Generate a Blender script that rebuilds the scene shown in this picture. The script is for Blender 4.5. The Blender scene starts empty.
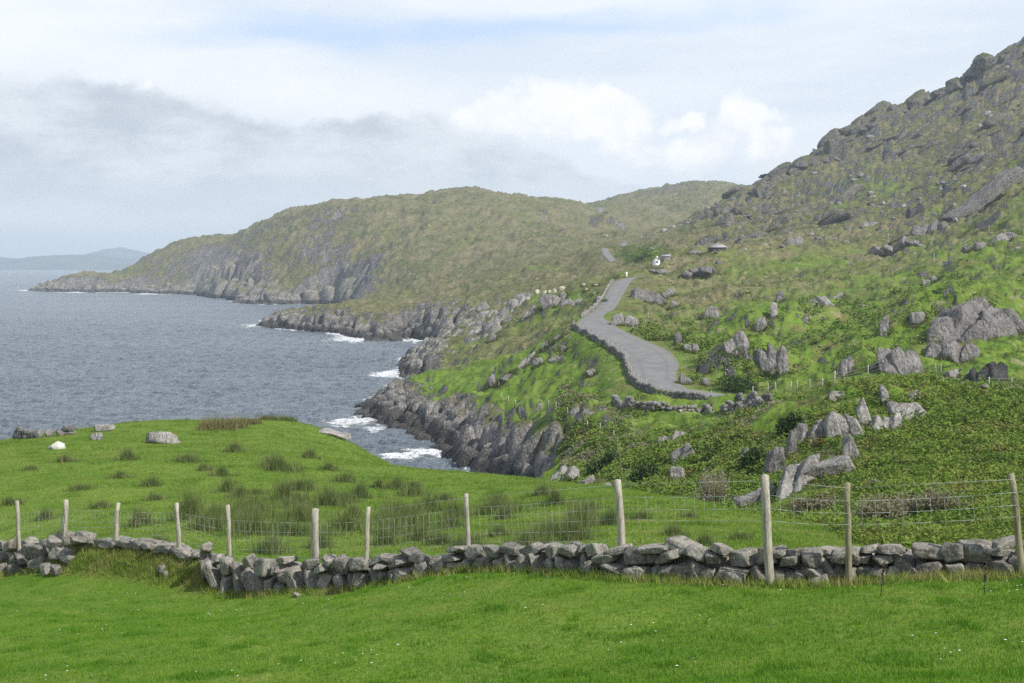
import bpy, bmesh, math
import numpy as np
from mathutils import Vector, Matrix, Euler

rng = np.random.default_rng(7)
SC = bpy.context.scene
COL = SC.collection
F = 1407.0          # focal length in pixels of a 1024 wide frame
CAMZ = 32.0         # camera above the sea (sea level is z = 0)
PITCH = math.atan((341.5 - 264.0) / F)

# ------------------------------------------------------------------ helpers
def tag(o, label=None, cat=None, group=None, kind=None):
    if label: o['label'] = label
    if cat: o['category'] = cat
    if group: o['group'] = group
    if kind: o['kind'] = kind
    return o

def link(o, parent=None):
    COL.objects.link(o)
    if parent is not None: o.parent = parent
    return o

def mesh(name, verts, faces, mat=None, parent=None, smooth=False, attrs=None, loc=None):
    """verts (N,3); faces: one (M,k) int array or a list of such arrays."""
    verts = np.asarray(verts, dtype=np.float32)
    if not isinstance(faces, list): faces = [faces]
    faces = [np.asarray(f, dtype=np.int32) for f in faces if len(f)]
    me = bpy.data.meshes.new(name)
    me.vertices.add(len(verts)); me.vertices.foreach_set('co', verts.ravel())
    nl = sum(f.size for f in faces); nf = sum(len(f) for f in faces)
    me.loops.add(nl); me.polygons.add(nf)
    me.loops.foreach_set('vertex_index', np.concatenate([f.ravel() for f in faces]))
    tot = np.concatenate([np.full(len(f), f.shape[1], np.int32) for f in faces])
    start = np.concatenate([[0], np.cumsum(tot)[:-1]]).astype(np.int32)
    me.polygons.foreach_set('loop_start', start)
    me.polygons.foreach_set('loop_total', tot)
    if smooth: me.polygons.foreach_set('use_smooth', np.ones(nf, dtype=bool))
    me.update(calc_edges=True)
    for k, a in (attrs or {}).items():
        at_ = me.attributes.new(k, 'FLOAT', 'POINT')
        at_.data.foreach_set('value', np.asarray(a, dtype=np.float32).ravel())
    o = bpy.data.objects.new(name, me)
    if mat: me.materials.append(mat)
    if loc is not None: o.location = loc
    return link(o, parent)

def empty(name, loc=(0, 0, 0)):
    o = bpy.data.objects.new(name, None); o.location = loc; o.empty_display_size = .2
    return link(o)

def ray(px, py):
    cx = (np.asarray(px, float) - 512) / F; cy = (341.5 - np.asarray(py, float)) / F
    y = math.cos(PITCH) + cy * math.sin(PITCH)
    z = -math.sin(PITCH) + cy * math.cos(PITCH)
    return cx / y, z / y

def to_px(s, t):      # slopes -> pixel
    cp, sp = math.cos(PITCH), math.sin(PITCH)
    dep = cp - t * sp
    return 512 + F * s / dep, 341.5 - F * (sp + t * cp) / dep

# ------------------------------------------------------------------ noise
_perm = np.random.default_rng(3).permutation(256)
_perm = np.concatenate([_perm, _perm, _perm])
_g2 = np.stack([np.cos(np.arange(256) * 2 * np.pi / 256), np.sin(np.arange(256) * 2 * np.pi / 256)], 1).astype(np.float32)
_g3 = np.random.default_rng(5).normal(size=(256, 3)); _g3 /= np.linalg.norm(_g3, axis=1)[:, None]

def perlin(x, y):
    xi = np.floor(x).astype(np.int32); yi = np.floor(y).astype(np.int32)
    xf = (x - xi).astype(np.float32); yf = (y - yi).astype(np.float32)
    u = xf * xf * xf * (xf * (xf * 6 - 15) + 10); v = yf * yf * yf * (yf * (yf * 6 - 15) + 10)
    X = xi & 255; Y = yi & 255
    def g(a, b, fx, fy):
        h = _perm[_perm[(X + a) & 255] + ((Y + b) & 255)]
        gg = _g2[h]; return gg[..., 0] * fx + gg[..., 1] * fy
    n00 = g(0, 0, xf, yf); n10 = g(1, 0, xf - 1, yf); n01 = g(0, 1, xf, yf - 1); n11 = g(1, 1, xf - 1, yf - 1)
    a = n00 + u * (n10 - n00); b = n01 + u * (n11 - n01)
    return (a + v * (b - a)) * 1.5

def fbm(x, y, octv=4, gain=.5, seed=0):
    r = 0; a = 1.; n = 0
    for i in range(octv):
        r = r + a * perlin(x + 17.3 * i + seed * 31.7, y - 9.1 * i + seed * 12.9); n += a
        a *= gain; x = x * 2.03; y = y * 2.03
    return r / n

def ridged(x, y, octv=4, gain=.55, seed=0):
    r = 0; a = 1.; n = 0
    for i in range(octv):
        p = 1 - np.abs(perlin(x + 13.3 * i + seed * 23.7, y - 5.1 * i + seed * 7.9)) * 1.6
        r = r + a * p; n += a
        a *= gain; x = x * 2.1; y = y * 2.1
    return r / n

def worley(x, y, seed=0):
    """nearest-cell noise: cell random value, offset from the cell's point, edge distance"""
    xi = np.floor(x).astype(np.int32); yi = np.floor(y).astype(np.int32)
    f1 = np.full(x.shape, 9.); f2 = np.full(x.shape, 9.); rv_ = np.zeros(x.shape); ox = np.zeros(x.shape); oy = np.zeros(x.shape)
    for a in (-1, 0, 1):
        for b in (-1, 0, 1):
            h = _perm[_perm[(xi + a + seed * 7) & 255] + ((yi + b) & 255)]
            h2 = _perm[h + 31]; h3 = _perm[h2 + 57]
            px_ = xi + a + .1 + .8 * h / 255.; py_ = yi + b + .1 + .8 * h2 / 255.
            d = np.hypot(x - px_, y - py_); m = d < f1
            f2 = np.where(m, f1, np.minimum(f2, d)); f1 = np.where(m, d, f1)
            rv_ = np.where(m, h3 / 255., rv_); ox = np.where(m, x - px_, ox); oy = np.where(m, y - py_, oy)
    return rv_, ox, oy, f2 - f1

def perlin3(p):
    pi = np.floor(p).astype(np.int64); f = p - pi
    u = f * f * f * (f * (f * 6 - 15) + 10); r = np.zeros(len(p))
    for dx in (0, 1):
        for dy in (0, 1):
            for dz in (0, 1):
                h = _perm[_perm[_perm[(pi[:, 0] + dx) & 255] + ((pi[:, 1] + dy) & 255)] + ((pi[:, 2] + dz) & 255)]
                w = (u[:, 0] if dx else 1 - u[:, 0]) * (u[:, 1] if dy else 1 - u[:, 1]) * (u[:, 2] if dz else 1 - u[:, 2])
                r += w * ((_g3[h] * (f - np.array([dx, dy, dz]))).sum(1))
    return r * 1.4

def sstep(a, b, x):
    t = np.clip((x - a) / (b - a), 0, 1); return t * t * (3 - 2 * t)

# ------------------------------------------------------------------ node helpers
class NT:
    def __init__(s, tree):
        s.t = tree; s.n = tree.nodes; s.l = tree.links
    def new(s, typ, **kw):
        n = s.n.new(typ)
        for k, v in kw.items(): setattr(n, k, v)
        return n
    def put(s, sock, v):
        if v is None: return
        if isinstance(v, bpy.types.NodeSocket): s.l.new(v, sock)
        elif isinstance(v, (tuple, list)) and sock.type == 'RGBA' and len(v) == 3: sock.default_value = (*v, 1)
        else: sock.default_value = v
    def math(s, op, a, b=None, c=None, clamp=False):
        n = s.new('ShaderNodeMath', operation=op, use_clamp=clamp)
        s.put(n.inputs[0], a); s.put(n.inputs[1], b)
        if c is not None: s.put(n.inputs[2], c)
        return n.outputs[0]
    def mr(s, v, a, b, c=0., d=1., smooth=True):
        n = s.new('ShaderNodeMapRange', interpolation_type='SMOOTHSTEP' if smooth else 'LINEAR')
        for i, x in enumerate((v, a, b, c, d)): s.put(n.inputs[i], x)
        return n.outputs[0]
    def mix(s, f, a, b, mode='MIX'):
        n = s.new('ShaderNodeMix', data_type='RGBA', blend_type=mode)
        s.put(n.inputs[0], f); s.put(n.inputs[6], a); s.put(n.inputs[7], b)
        return n.outputs[2]
    def noise(s, vec, scale, detail=4., rough=.55, dist=0.):
        n = s.new('ShaderNodeTexNoise')
        s.put(n.inputs['Vector'], vec); n.inputs['Scale'].default_value = scale
        n.inputs['Detail'].default_value = detail; n.inputs['Roughness'].default_value = rough
        n.inputs['Distortion'].default_value = dist
        return n.outputs['Fac']
    def attr(s, name):
        n = s.new('ShaderNodeAttribute'); n.attribute_name = name; return n.outputs['Fac']
    def comb(s, x, y, z=0.):
        n = s.new('ShaderNodeCombineXYZ')
        for i, v in enumerate((x, y, z)): s.put(n.inputs[i], v)
        return n.outputs[0]
    def scale_vec(s, vec, sc):
        n = s.new('ShaderNodeVectorMath', operation='MULTIPLY'); s.put(n.inputs[0], vec); n.inputs[1].default_value = sc
        return n.outputs[0]
    def coord(s, which='Object'):
        return s.new('ShaderNodeTexCoord').outputs[which]
    def pos(s):
        return s.new('ShaderNodeNewGeometry').outputs['Position']
    def bump(s, h, strength=.5, dist=.1, normal=None):
        n = s.new('ShaderNodeBump'); s.put(n.inputs['Height'], h)
        n.inputs['Strength'].default_value = strength; n.inputs['Distance'].default_value = dist
        if normal is not None: s.put(n.inputs['Normal'], normal)
        return n.outputs[0]

def material(name):
    m = bpy.data.materials.new(name); m.use_nodes = True
    nt = NT(m.node_tree); nt.n.clear()
    out = nt.new('ShaderNodeOutputMaterial')
    b = nt.new('ShaderNodeBsdfPrincipled')
    b.inputs['Roughness'].default_value = .9
    b.inputs['Specular IOR Level'].default_value = .25
    nt.l.new(b.outputs[0], out.inputs[0])
    return m, nt, b, out
# ------------------------------------------------------------------ materials
def rock_nodes(nt, vec, base, light, dark, lichen, k=1.0):
    n1 = nt.noise(vec, 1.1 * k, 6, .62)
    n2 = nt.noise(vec, 6 * k, 5, .65)
    sv = nt.scale_vec(vec, (3.2 * k, 3.2 * k, .7 * k))
    n3 = nt.noise(sv, 2.4, 4, .6)
    c = nt.mix(nt.mr(n1, .38, .62), dark, base)
    c = nt.mix(nt.mr(n2, .46, .72), c, light)
    c = nt.mix(nt.math('MULTIPLY', nt.mr(nt.noise(vec, 2.3 * k, 5, .7), .6, .72), .7), c, lichen)
    c = nt.mix(nt.math('MULTIPLY', nt.mr(n3, .6, .5, 0, 1), .35), c, dark)
    h = nt.math('ADD', nt.math('MULTIPLY', n3, 1.0), nt.math('MULTIPLY', n2, .5))
    return c, h

def make_rock_mat(name, base, light, dark, lichen, k=1., bump=.25):
    m, nt, b, _ = material(name)
    vec = nt.coord('Object')
    oi = nt.new('ShaderNodeObjectInfo')
    vv = nt.new('ShaderNodeVectorMath', operation='ADD'); nt.l.new(vec, vv.inputs[0])
    nt.l.new(nt.scale_vec(nt.comb(oi.outputs['Random'], oi.outputs['Random'], oi.outputs['Random']), (37., 71., 13.)), vv.inputs[1])
    c, h = rock_nodes(nt, vv.outputs[0], base, light, dark, lichen, k)
    br = nt.mr(oi.outputs['Random'], 0, 1, .78, 1.2, False)
    c = nt.mix(1.0, c, nt.comb(br, br, br), 'MULTIPLY')
    nt.put(b.inputs['Base Color'], c)
    nt.put(b.inputs['Normal'], nt.bump(h, .8, bump / k))
    return m

R_WALL = make_rock_mat('wall_stone', (.27, .255, .22), (.42, .40, .355), (.115, .105, .085), (.33, .31, .19), 4.0, .12)
R_PALE = make_rock_mat('pale_rock', (.31, .295, .27), (.46, .44, .41), (.14, .13, .118), (.50, .48, .43), .7, .25)
R_GREY = make_rock_mat('grey_rock', (.27, .253, .24), (.39, .37, .35), (.13, .12, .11), (.45, .43, .395), .33, .35)
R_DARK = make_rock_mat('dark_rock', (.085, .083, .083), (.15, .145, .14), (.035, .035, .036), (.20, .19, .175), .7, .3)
R_WHITE = make_rock_mat('white_rock', (.48, .47, .43), (.58, .57, .53), (.33, .32, .28), (.52, .52, .45), 1.2, .1)
R_CREAM = make_rock_mat('cream_rock', (.44, .425, .32), (.56, .545, .42), (.36, .34, .24), (.62, .62, .36), 1.2, .1)

def terrain_mat():
    m, nt, b, _ = material('grassy_ground')
    P = nt.pos()
    rock = nt.attr('rock'); dry = nt.attr('dry'); moss = nt.attr('moss'); wet = nt.attr('wet'); lush = nt.attr('lush')
    nA = nt.noise(P, .035, 5, .6); nB = nt.noise(P, .22, 5, .62); nC = nt.noise(P, 1.3, 5, .65); nD = nt.noise(P, 9., 4, .65)
    # lush pasture
    g = nt.mix(nt.mr(nB, .36, .64), (.085, .155, .015), (.128, .195, .027))
    g = nt.mix(nt.math('MULTIPLY', nt.mr(nC, .5, .72), .6), g, (.165, .185, .05))
    g = nt.mix(nt.math('MULTIPLY', nt.mr(nD, .55, .75), .45), g, (.062, .118, .013))
    # hill grass, olive with moor brown
    h = nt.mix(nt.mr(nB, .38, .62), (.075, .090, .028), (.140, .132, .060))
    h = nt.mix(nt.mr(nA, .42, .62), h, nt.mix(nt.mr(nC, .4, .6), (.200, .170, .100), (.125, .110, .058)))
    h = nt.mix(nt.math('MULTIPLY', nt.mr(nC, .56, .74), .7), h, (.058, .075, .024))
    h = nt.mix(nt.math('MULTIPLY', nt.mr(nt.noise(P, .6, 5, .7), .57, .7), .55), h, (.19, .175, .095))
    h = nt.mix(nt.math('MULTIPLY', nt.mr(nt.noise(P, .11, 4, .6), .55, .68), nt.math('MULTIPLY_ADD', dry, -.4, .65)), h, (.085, .125, .026))
    dm = nt.math('ADD', dry, nt.math('MULTIPLY', nt.math('SUBTRACT', nt.noise(P, .05, 5, .65), .5), 1.1))
    c = nt.mix(nt.mr(dm, .25, .75), g, h)
    c = nt.mix(nt.math('MULTIPLY', lush, .85), c, nt.mix(nt.mr(nC, .35, .65), (.048, .10, .010), (.085, .14, .018)))
    c = nt.mix(moss, c, nt.mix(nt.mr(nC, .4, .6), (.135, .155, .026), (.15, .125, .045)))
    # wilder ground: dead bracken, straw and dark moss in patches
    wild = nt.attr('wild')
    c = nt.mix(nt.math('MULTIPLY', wild, nt.math('MULTIPLY', nt.mr(nt.noise(P, .17, 6, .65), .53, .63), .7)), c, (.15, .125, .055))
    c = nt.mix(nt.math('MULTIPLY', wild, nt.math('MULTIPLY', nt.mr(nt.noise(P, .4, 5, .65), .55, .64), .8)), c, (.05, .082, .015))
    c = nt.mix(nt.math('MULTIPLY', wild, nt.math('MULTIPLY', nt.mr(nt.noise(P, .29, 5, .65), .58, .66), .7)), c, (.24, .215, .12))
    # rock
    rv = nt.scale_vec(P, (1, 1, 1))
    rc, rh = rock_nodes(nt, rv, (.27, .252, .235), (.46, .435, .40), (.10, .094, .088), (.48, .455, .42), .34)
    rn = nt.math('ADD', rock, nt.math('MULTIPLY', nt.math('SUBTRACT', nt.noise(P, .16, 6, .68), .5), 1.0))
    rn = nt.math('ADD', rn, nt.math('MULTIPLY', nt.math('SUBTRACT', nt.noise(P, 1.1, 4, .6), .5), .45))
    rm = nt.mr(rn, .46, .60)
    rc = nt.mix(nt.mr(wet, .2, .8), rc, nt.mix(.70, rc, (.030, .028, .026)))
    c = nt.mix(rm, c, rc)
    nt.put(b.inputs['Base Color'], c)
    gh = nt.math('ADD', nt.math('MULTIPLY', nC, .6), nt.math('MULTIPLY', nD, .12))
    b1 = nt.bump(gh, .55, .5)
    b2 = nt.bump(nt.math('MULTIPLY', rh, rm), .9, 1.6, b1)
    nt.put(b.inputs['Normal'], b2)
    nt.put(b.inputs['Roughness'], .95)
    b.inputs['Specular IOR Level'].default_value = .1
    return m

def leaf_mat(name, c0, c1, c2, trans=.25, patches=()):
    m, nt, b, out = material(name)
    t = nt.attr('tint')
    c = nt.mix(nt.mr(t, 0, .55, smooth=False), c0, c1)
    c = nt.mix(nt.mr(t, .6, 1., smooth=False), c, c2)
    P = nt.pos() if patches else None
    for sc_, lo, hi, pc, am in patches:
        c = nt.mix(nt.math('MULTIPLY', nt.mr(nt.noise(P, sc_, 5, .62), lo, hi), am), c, pc)
    nt.put(b.inputs['Base Color'], c)
    b.inputs['Roughness'].default_value = .7
    b.inputs['Specular IOR Level'].default_value = .15
    tr = nt.new('ShaderNodeBsdfTranslucent'); nt.put(tr.inputs[0], c)
    mx = nt.new('ShaderNodeMixShader'); mx.inputs[0].default_value = trans
    nt.l.new(b.outputs[0], mx.inputs[1]); nt.l.new(tr.outputs[0], mx.inputs[2])
    nt.l.new(mx.outputs[0], out.inputs[0])
    return m

M_TERRAIN = terrain_mat()
M_GRASS = leaf_mat('short_grass', (.066, .178, .010), (.128, .248, .020), (.275, .30, .07))
M_PASTURE = leaf_mat('pasture_grass', (.098, .180, .019), (.168, .250, .038), (.30, .285, .105))
M_ROUGH = leaf_mat('rough_grass', (.070, .105, .016), (.130, .150, .036), (.245, .205, .10), .25, ((.13, .56, .66, (.165, .135, .06), .65), (.21, .56, .64, (.055, .095, .016), .7), (.31, .58, .66, (.27, .24, .13), .7), (.5, .60, .68, (.105, .055, .028), .7)))
M_RUSH = leaf_mat('rush', (.070, .125, .030), (.125, .175, .052), (.27, .24, .11))
M_RUSHBROWN = leaf_mat('dry_rush', (.12, .13, .04), (.19, .165, .075), (.28, .23, .13))
M_BRACKEN = leaf_mat('bracken', (.080, .145, .014), (.145, .218, .030), (.24, .25, .06), .25, ((.16, .55, .65, (.045, .09, .012), .7), (.27, .54, .62, (.165, .165, .045), .8), (.45, .59, .67, (.16, .10, .04), .7)))
M_BUSH = leaf_mat('dark_bush', (.034, .075, .014), (.06, .11, .022), (.11, .15, .04))
M_TWIG = leaf_mat('twigs', (.18, .16, .115), (.26, .23, .17), (.34, .31, .24), .05)
M_HEATH = leaf_mat('brown_heath', (.13, .14, .06), (.21, .20, .11), (.30, .275, .19))
M_DAISY = leaf_mat('daisy', (.75, .75, .72), (.8, .8, .78), (.8, .8, .78), .1)

def cliff_mat(name, wet, turf0, k, g0, g1, base, light):
    m, nt, b, _ = material(name)
    P = nt.pos(); s = nt.new('ShaderNodeSeparateXYZ'); nt.l.new(P, s.inputs[0])
    c, h = rock_nodes(nt, P, base, light, (.095, .09, .085), (.47, .45, .41), k)
    n = nt.noise(P, .35, 5, .65)
    z = nt.math('ADD', s.outputs[2], nt.math('MULTIPLY', nt.math('SUBTRACT', n, .5), 5.))
    if wet: c = nt.mix(nt.mr(z, 4.2, 2.2), c, nt.mix(.75, c, (.03, .028, .024)))       # wet weed band above the water
    c = nt.mix(nt.math('MULTIPLY', nt.math('MULTIPLY', nt.mr(n, .5, .6), nt.mr(z, 3.8, 6.)), .45), c, (.19, .18, .07))   # lichen
    g = nt.new('ShaderNodeNewGeometry'); sn = nt.new('ShaderNodeSeparateXYZ'); nt.l.new(g.outputs['Normal'], sn.inputs[0])
    turf = nt.math('MULTIPLY', nt.mr(nt.math('ADD', sn.outputs[2], nt.math('MULTIPLY', nt.math('SUBTRACT', nt.noise(P, k * 1.3, 5, .68), .5), 1.3)), turf0, turf0 + .2), nt.mr(z, 5., 7.))
    c = nt.mix(turf, c, nt.mix(nt.noise(P, k), g0, g1))
    nt.put(b.inputs['Base Color'], c); nt.put(b.inputs['Normal'], nt.bump(h, .9, .4 / k))
    return m
R_CLIFF = cliff_mat('cliff_rock', True, .72, .38, (.10, .13, .028), (.15, .135, .06), (.30, .28, .262), (.55, .52, .48))
R_POINT = cliff_mat('pale_cliff_rock', True, .85, .38, (.10, .13, .028), (.15, .135, .06), (.42, .40, .375), (.60, .575, .54))
R_CRAG = cliff_mat('crag_rock', False, .50, .2, (.085, .095, .028), (.145, .130, .055), (.22, .205, .185), (.35, .33, .30))

def plain(name, c0, c1, scale, rough=.85, bump=.0, stretch=(1, 1, 1)):
    m, nt, b, _ = material(name)
    v = nt.scale_vec(nt.coord('Object'), stretch)
    n = nt.noise(v, scale, 5, .65)
    nt.put(b.inputs['Base Color'], nt.mix(nt.mr(n, .35, .65), c0, c1))
    b.inputs['Roughness'].default_value = rough
    if bump: nt.put(b.inputs['Normal'], nt.bump(n, .6, bump))
    return m
M_WOOD = plain('weathered_wood', (.24, .22, .17), (.40, .375, .31), 6, .9, .01, (4, 4, .6))
M_WOOD_GREEN = plain('greenish_wood', (.16, .15, .085), (.27, .25, .16), 6, .9, .01, (4, 4, .6))
M_STAKE = plain('pale_stake', (.30, .285, .24), (.42, .40, .35), 3)
M_WIRE = plain('galvanised_wire', (.38, .39, .38), (.48, .49, .48), 3, .6)
M_LIME = plain('whitewash', (.78, .78, .76), (.85, .85, .84), 1.2, .8, .01)
M_SLATE = plain('grey_roof', (.23, .23, .235), (.33, .33, .33), 1.5, .8, .02, (6, 1, 1))
M_STONEHOUSE = plain('rubble_masonry', (.16, .15, .14), (.30, .285, .265), 2.5, .95, .06)
M_PANE = plain('dark_pane', (.02, .022, .025), (.03, .03, .035), 1, .15)
M_PLANK = plain('dark_plank', (.05, .045, .04), (.09, .08, .07), 3)
M_VERGE = plain('verge_marker', (.8, .8, .79), (.82, .82, .8), 2, .5)

def road_mat():
    m, nt, b, _ = material('worn_asphalt')
    P = nt.pos()
    n = nt.noise(P, .35, 5, .6); n2 = nt.noise(P, 6, 4, .7)
    c = nt.mix(nt.mr(n, .35, .65), (.145, .143, .139), (.182, .18, .174))
    c = nt.mix(nt.math('MULTIPLY', nt.mr(n2, .5, .7), .4), c, (.25, .245, .238))
    e = nt.attr('edge')
    c = nt.mix(nt.mr(nt.math('ADD', e, nt.math('MULTIPLY', nt.math('SUBTRACT', nt.noise(P, .9, 4), .5), .5)), .82, .98), c, (.15, .15, .09))
    ctr = nt.attr('track')
    c = nt.mix(nt.math('MULTIPLY', nt.mr(nt.math('ADD', ctr, nt.math('SUBTRACT', nt.noise(P, .5, 4), .5)), .55, 1.), .45), c, (.125, .124, .122))
    nt.put(b.inputs['Base Color'], c)
    nt.put(b.inputs['Normal'], nt.bump(n2, .3, .02))
    return m
M_ROAD = road_mat()

def sea_mat():
    m, nt, b, _ = material('sea_water')
    P = nt.pos()
    w1 = nt.noise(nt.scale_vec(P, (.55, 1.0, 1)), .20, 6, .68, .3)
    w2 = nt.noise(nt.scale_vec(P, (.6, 1.0, 1)), .9, 4, .6)
    foam = nt.attr('foam')
    fn = nt.noise(nt.scale_vec(P, (.6, 1, 1)), .33, 7, .72, .4)
    fm = nt.mr(nt.math('ADD', foam, nt.math('MULTIPLY', nt.math('SUBTRACT', fn, .5), 1.5)), .52, .72)
    # scattered small whitecaps
    wc = nt.mr(nt.noise(nt.scale_vec(P, (.35, 1, 1)), .30, 5, .7), .715, .77)
    fm = nt.math('MAXIMUM', fm, nt.math('MULTIPLY', wc, .45))
    big = nt.noise(nt.scale_vec(P, (.4, 1, 1)), .012, 4, .6)
    c = nt.mix(nt.mr(big, .35, .65), (.125, .152, .182), (.155, .188, .222))
    aer = nt.mr(nt.math('ADD', foam, nt.math('MULTIPLY', nt.math('SUBTRACT', fn, .5), .9)), .25, .75)
    c = nt.mix(nt.math('MULTIPLY', aer, .6), c, (.13, .19, .21))
    c = nt.mix(fm, c, (.82, .84, .85))
    nt.put(b.inputs['Base Color'], c)
    nt.put(b.inputs['Roughness'], nt.mr(fm, 0, 1, .27, .9))
    b.inputs['IOR'].default_value = 1.33
    b.inputs['Specular IOR Level'].default_value = .85
    h = nt.math('ADD', nt.math('MULTIPLY', w1, 1.6), nt.math('MULTIPLY', w2, .5))
    h = nt.math('ADD', h, nt.math('MULTIPLY', fm, .25))
    nt.put(b.inputs['Normal'], nt.bump(h, 1., 4.))
    return m
M_SEA = sea_mat()

def far_mat():
    m, nt, b, _ = material('far_moor')
    P = nt.pos()
    nt.put(b.inputs['Base Color'], nt.mix(nt.mr(nt.noise(P, .004, 6, .65), .4, .6), (.045, .06, .065), (.085, .09, .085)))
    return m
M_FAR = far_mat()
# ------------------------------------------------------------------ terrain: control points (pixel x, pixel y, distance) -> smooth surface
CP = """
512 900 5.5;0 900 7.5;1024 900 4.8;0 683 17;256 683 14.8;512 683 13;768 683 11.8;1024 683 10.8;512 620 17.6;0 625 23.5;1024 625 14.2
1024 577 17.8;900 578 18.2;767 579 18.8;618 574 20;540 571 21.4;466 572 23;400 579 24.3;340 588 25.5;220 595 28;130 580 30.5;60 572 32.5;0 575 34.5
1000 566 19.4;848 572 19.8;700 568 20.6;580 563 22.2;466 564 24.6;314 572 27.6;178 560 31.6;60 555 35
300 545 34;450 545 33;600 540 29;740 545 26;860 553 25
100 525 45;300 520 42;450 520 42;600 518 38;720 525 34;100 480 60;300 480 62;450 495 58;540 500 52;100 446 82;200 445 84;300 445 84
0 446 86;60 432 98;120 424 106;160 421 108;210 421 108;250 421 108;300 423 104;210 434 94;150 434 92;280 436 92;120 434 92;330 432 102;355 451 92;400 470 82;450 475 78;500 478 74;560 484 68;600 488 65;640 492 62;700 503 55;760 515 47;820 528 40
0 480 130;60 470 140;160 478 140;250 476 140;160 440 122;250 440 122;210 440 122;100 445 118;300 445 118;330 492 140;355 505 130;400 522 120;400 530 160;450 525 110;450 530 150;500 520 105;500 505 150;500 495 180
560 515 100;560 490 140;560 470 170;560 440 185;560 415 200;560 380 240;560 350 275;600 520 90;600 490 120;600 466 150;600 436 170;600 400 205;600 370 245;600 347 273
640 520 85;640 490 110;640 465 130;640 430 165;640 405 190;700 530 72;700 500 95;700 470 115;700 440 140;700 416 170
760 530 62;760 500 85;760 470 100;760 430 125;760 408 165;820 530 50;820 500 72;820 462 95;820 430 110;820 405 130;820 386 170
900 545 32;900 530 42;900 500 62;900 460 85;900 420 108;900 392 135;900 378 165;1000 545 30;1000 510 50;1000 470 75;1000 430 100;1000 402 130;1000 390 160
375 402 305;400 388 310;430 373 320;470 400 270;470 430 245;490 420 235;512 440 205;520 400 235;480 365 330;520 360 300;470 352 380;440 350 395;412 361 400;455 341 410;500 335 380;540 330 340
540 311 420;510 313 480;480 316 520;440 325 560;450 300 640;420 309 620;500 295 600;395 317 620;400 308 650;350 306 680;310 309 690;275 318 715;420 290 760;420 300 700
340 291 1050;390 288 950;280 292 1130;300 280 1150;245 286 1230;215 281 1400;180 277 1570;150 278 1630;100 274 1700;75 277 1705;50 279 1715;30 283 1715
400 262 1000;330 242 1200;250 252 1350;215 258 1560;300 214 1450;280 221 1500;340 203 1420;400 200 1430;430 194 1450;460 188 1450;485 192 1480;500 198 1500;540 197 1520;575 203 1560
228 241 1690;238 233 1640;248 229 1600;262 224 1550;205 237 1750;190 238 1780;165 247 1790;143 256 1795;136 260 1795;131 268 1790;120 273 1780;115 274 1760;95 275 1780;75 279 1780;122 274 1830;108 276 1850;300 232 1850;460 215 1950;190 262 2050;575 209 1760;400 225 1950;100 286 1790;40 289 1780;135 281 1900;230 258 2000;160 272 2000
600 206 1800;620 199 1900;645 191 1950;692 181 2000;740 184 2000;770 189 2000;830 186 2000;690 198 2450;600 222 2350;800 200 2450
500 242 1050;450 252 1000;560 236 1000;600 226 1200;640 216 1400;690 206 1500;560 260 750;500 271 780;600 256 720;620 244 800;606 213 1400;650 240 900
660 266 450;640 264 600;540 291 560;570 290 500;590 281 480;717 251 530;700 262 450;700 241 640;690 233 740;722 225 700
705 225 800;715 210 870;740 196 930;762 185 1000;790 168 1000;812 157 1000;830 140 1000;865 118 1000;900 106 980;940 89 960;985 64 940;1024 44 920;1100 5 900
715 238 1150;762 225 1350;830 190 1400;940 150 1400;1024 120 1400;1100 90 1400
800 236 600;800 211 760;850 181 780;900 151 800;950 122 820;1000 96 830;850 231 560;900 216 600;950 191 620;1000 180 560;1024 166 560
900 260 450;850 266 440;950 236 480;1000 226 440;1000 260 330;950 290 290;1000 302 250;800 276 400;760 291 360;790 306 310;790 342 260;840 330 260;760 346 245;850 301 330;900 311 290
960 346 200;1000 350 190;900 351 200;860 366 185;740 374 215;700 346 250;720 321 300;660 306 350;640 331 285;680 291 400;740 311 320;770 388 200;800 384 192
665 390 198;655 372 218;625 345 252;592 326 290;604 311 325;620 288 383;626 280 410
-300 610 40;-200 470 78;-200 510 58;-150 455 95;-250 500 150;-60 450 90;-150 600 32;1300 600 14;1300 545 30;1300 430 80;1300 350 170;1300 250 350;1300 150 550;1300 -50 900;1150 470 75;1150 555 22;1150 390 130;1150 300 250
"""
cp = np.array([[float(v) for v in e.split()] for ln in CP.strip().split('\n') for e in ln.split(';')])
cs, ct = ray(cp[:, 0], cp[:, 1])
cx = np.stack([cs, np.log(cp[:, 2])], 1)
cx = np.concatenate([cx, [[-.5, math.log(2.2)], [0, math.log(2.2)], [.5, math.log(2.2)]]])
ct = np.concatenate([ct, [-1.25, -1.2, -1.15]])
def tps(r2): return np.where(r2 > 1e-12, r2 * np.log(np.maximum(r2, 1e-12)), 0)
def d2(a, b): return ((a[:, None, :] - b[None]) ** 2).sum(-1)
SC_S = np.array([1.6, 1.0])          # stretch of the (slope, log distance) plane
n = len(cx); K = tps(d2(cx * SC_S, cx * SC_S)) + np.eye(n) * 1e-4
A = np.zeros((n + 3, n + 3)); A[:n, :n] = K; A[:n, n] = 1; A[:n, n + 1:] = cx; A[n, :n] = 1; A[n + 1:, :n] = cx.T
w = np.linalg.solve(A, np.concatenate([ct, [0, 0, 0]]))

def cols(lo, hi, k): return np.linspace(lo, hi, k)
S = np.concatenate([-cols(.46, 1.3, 60)[::-1], cols(-.46, .46, 1001)[1:-1], cols(.46, 1.3, 60)])
L = np.concatenate([cols(math.log(2.4), math.log(60), 380)[:-1], cols(math.log(60), math.log(2700), 1060)])
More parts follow.
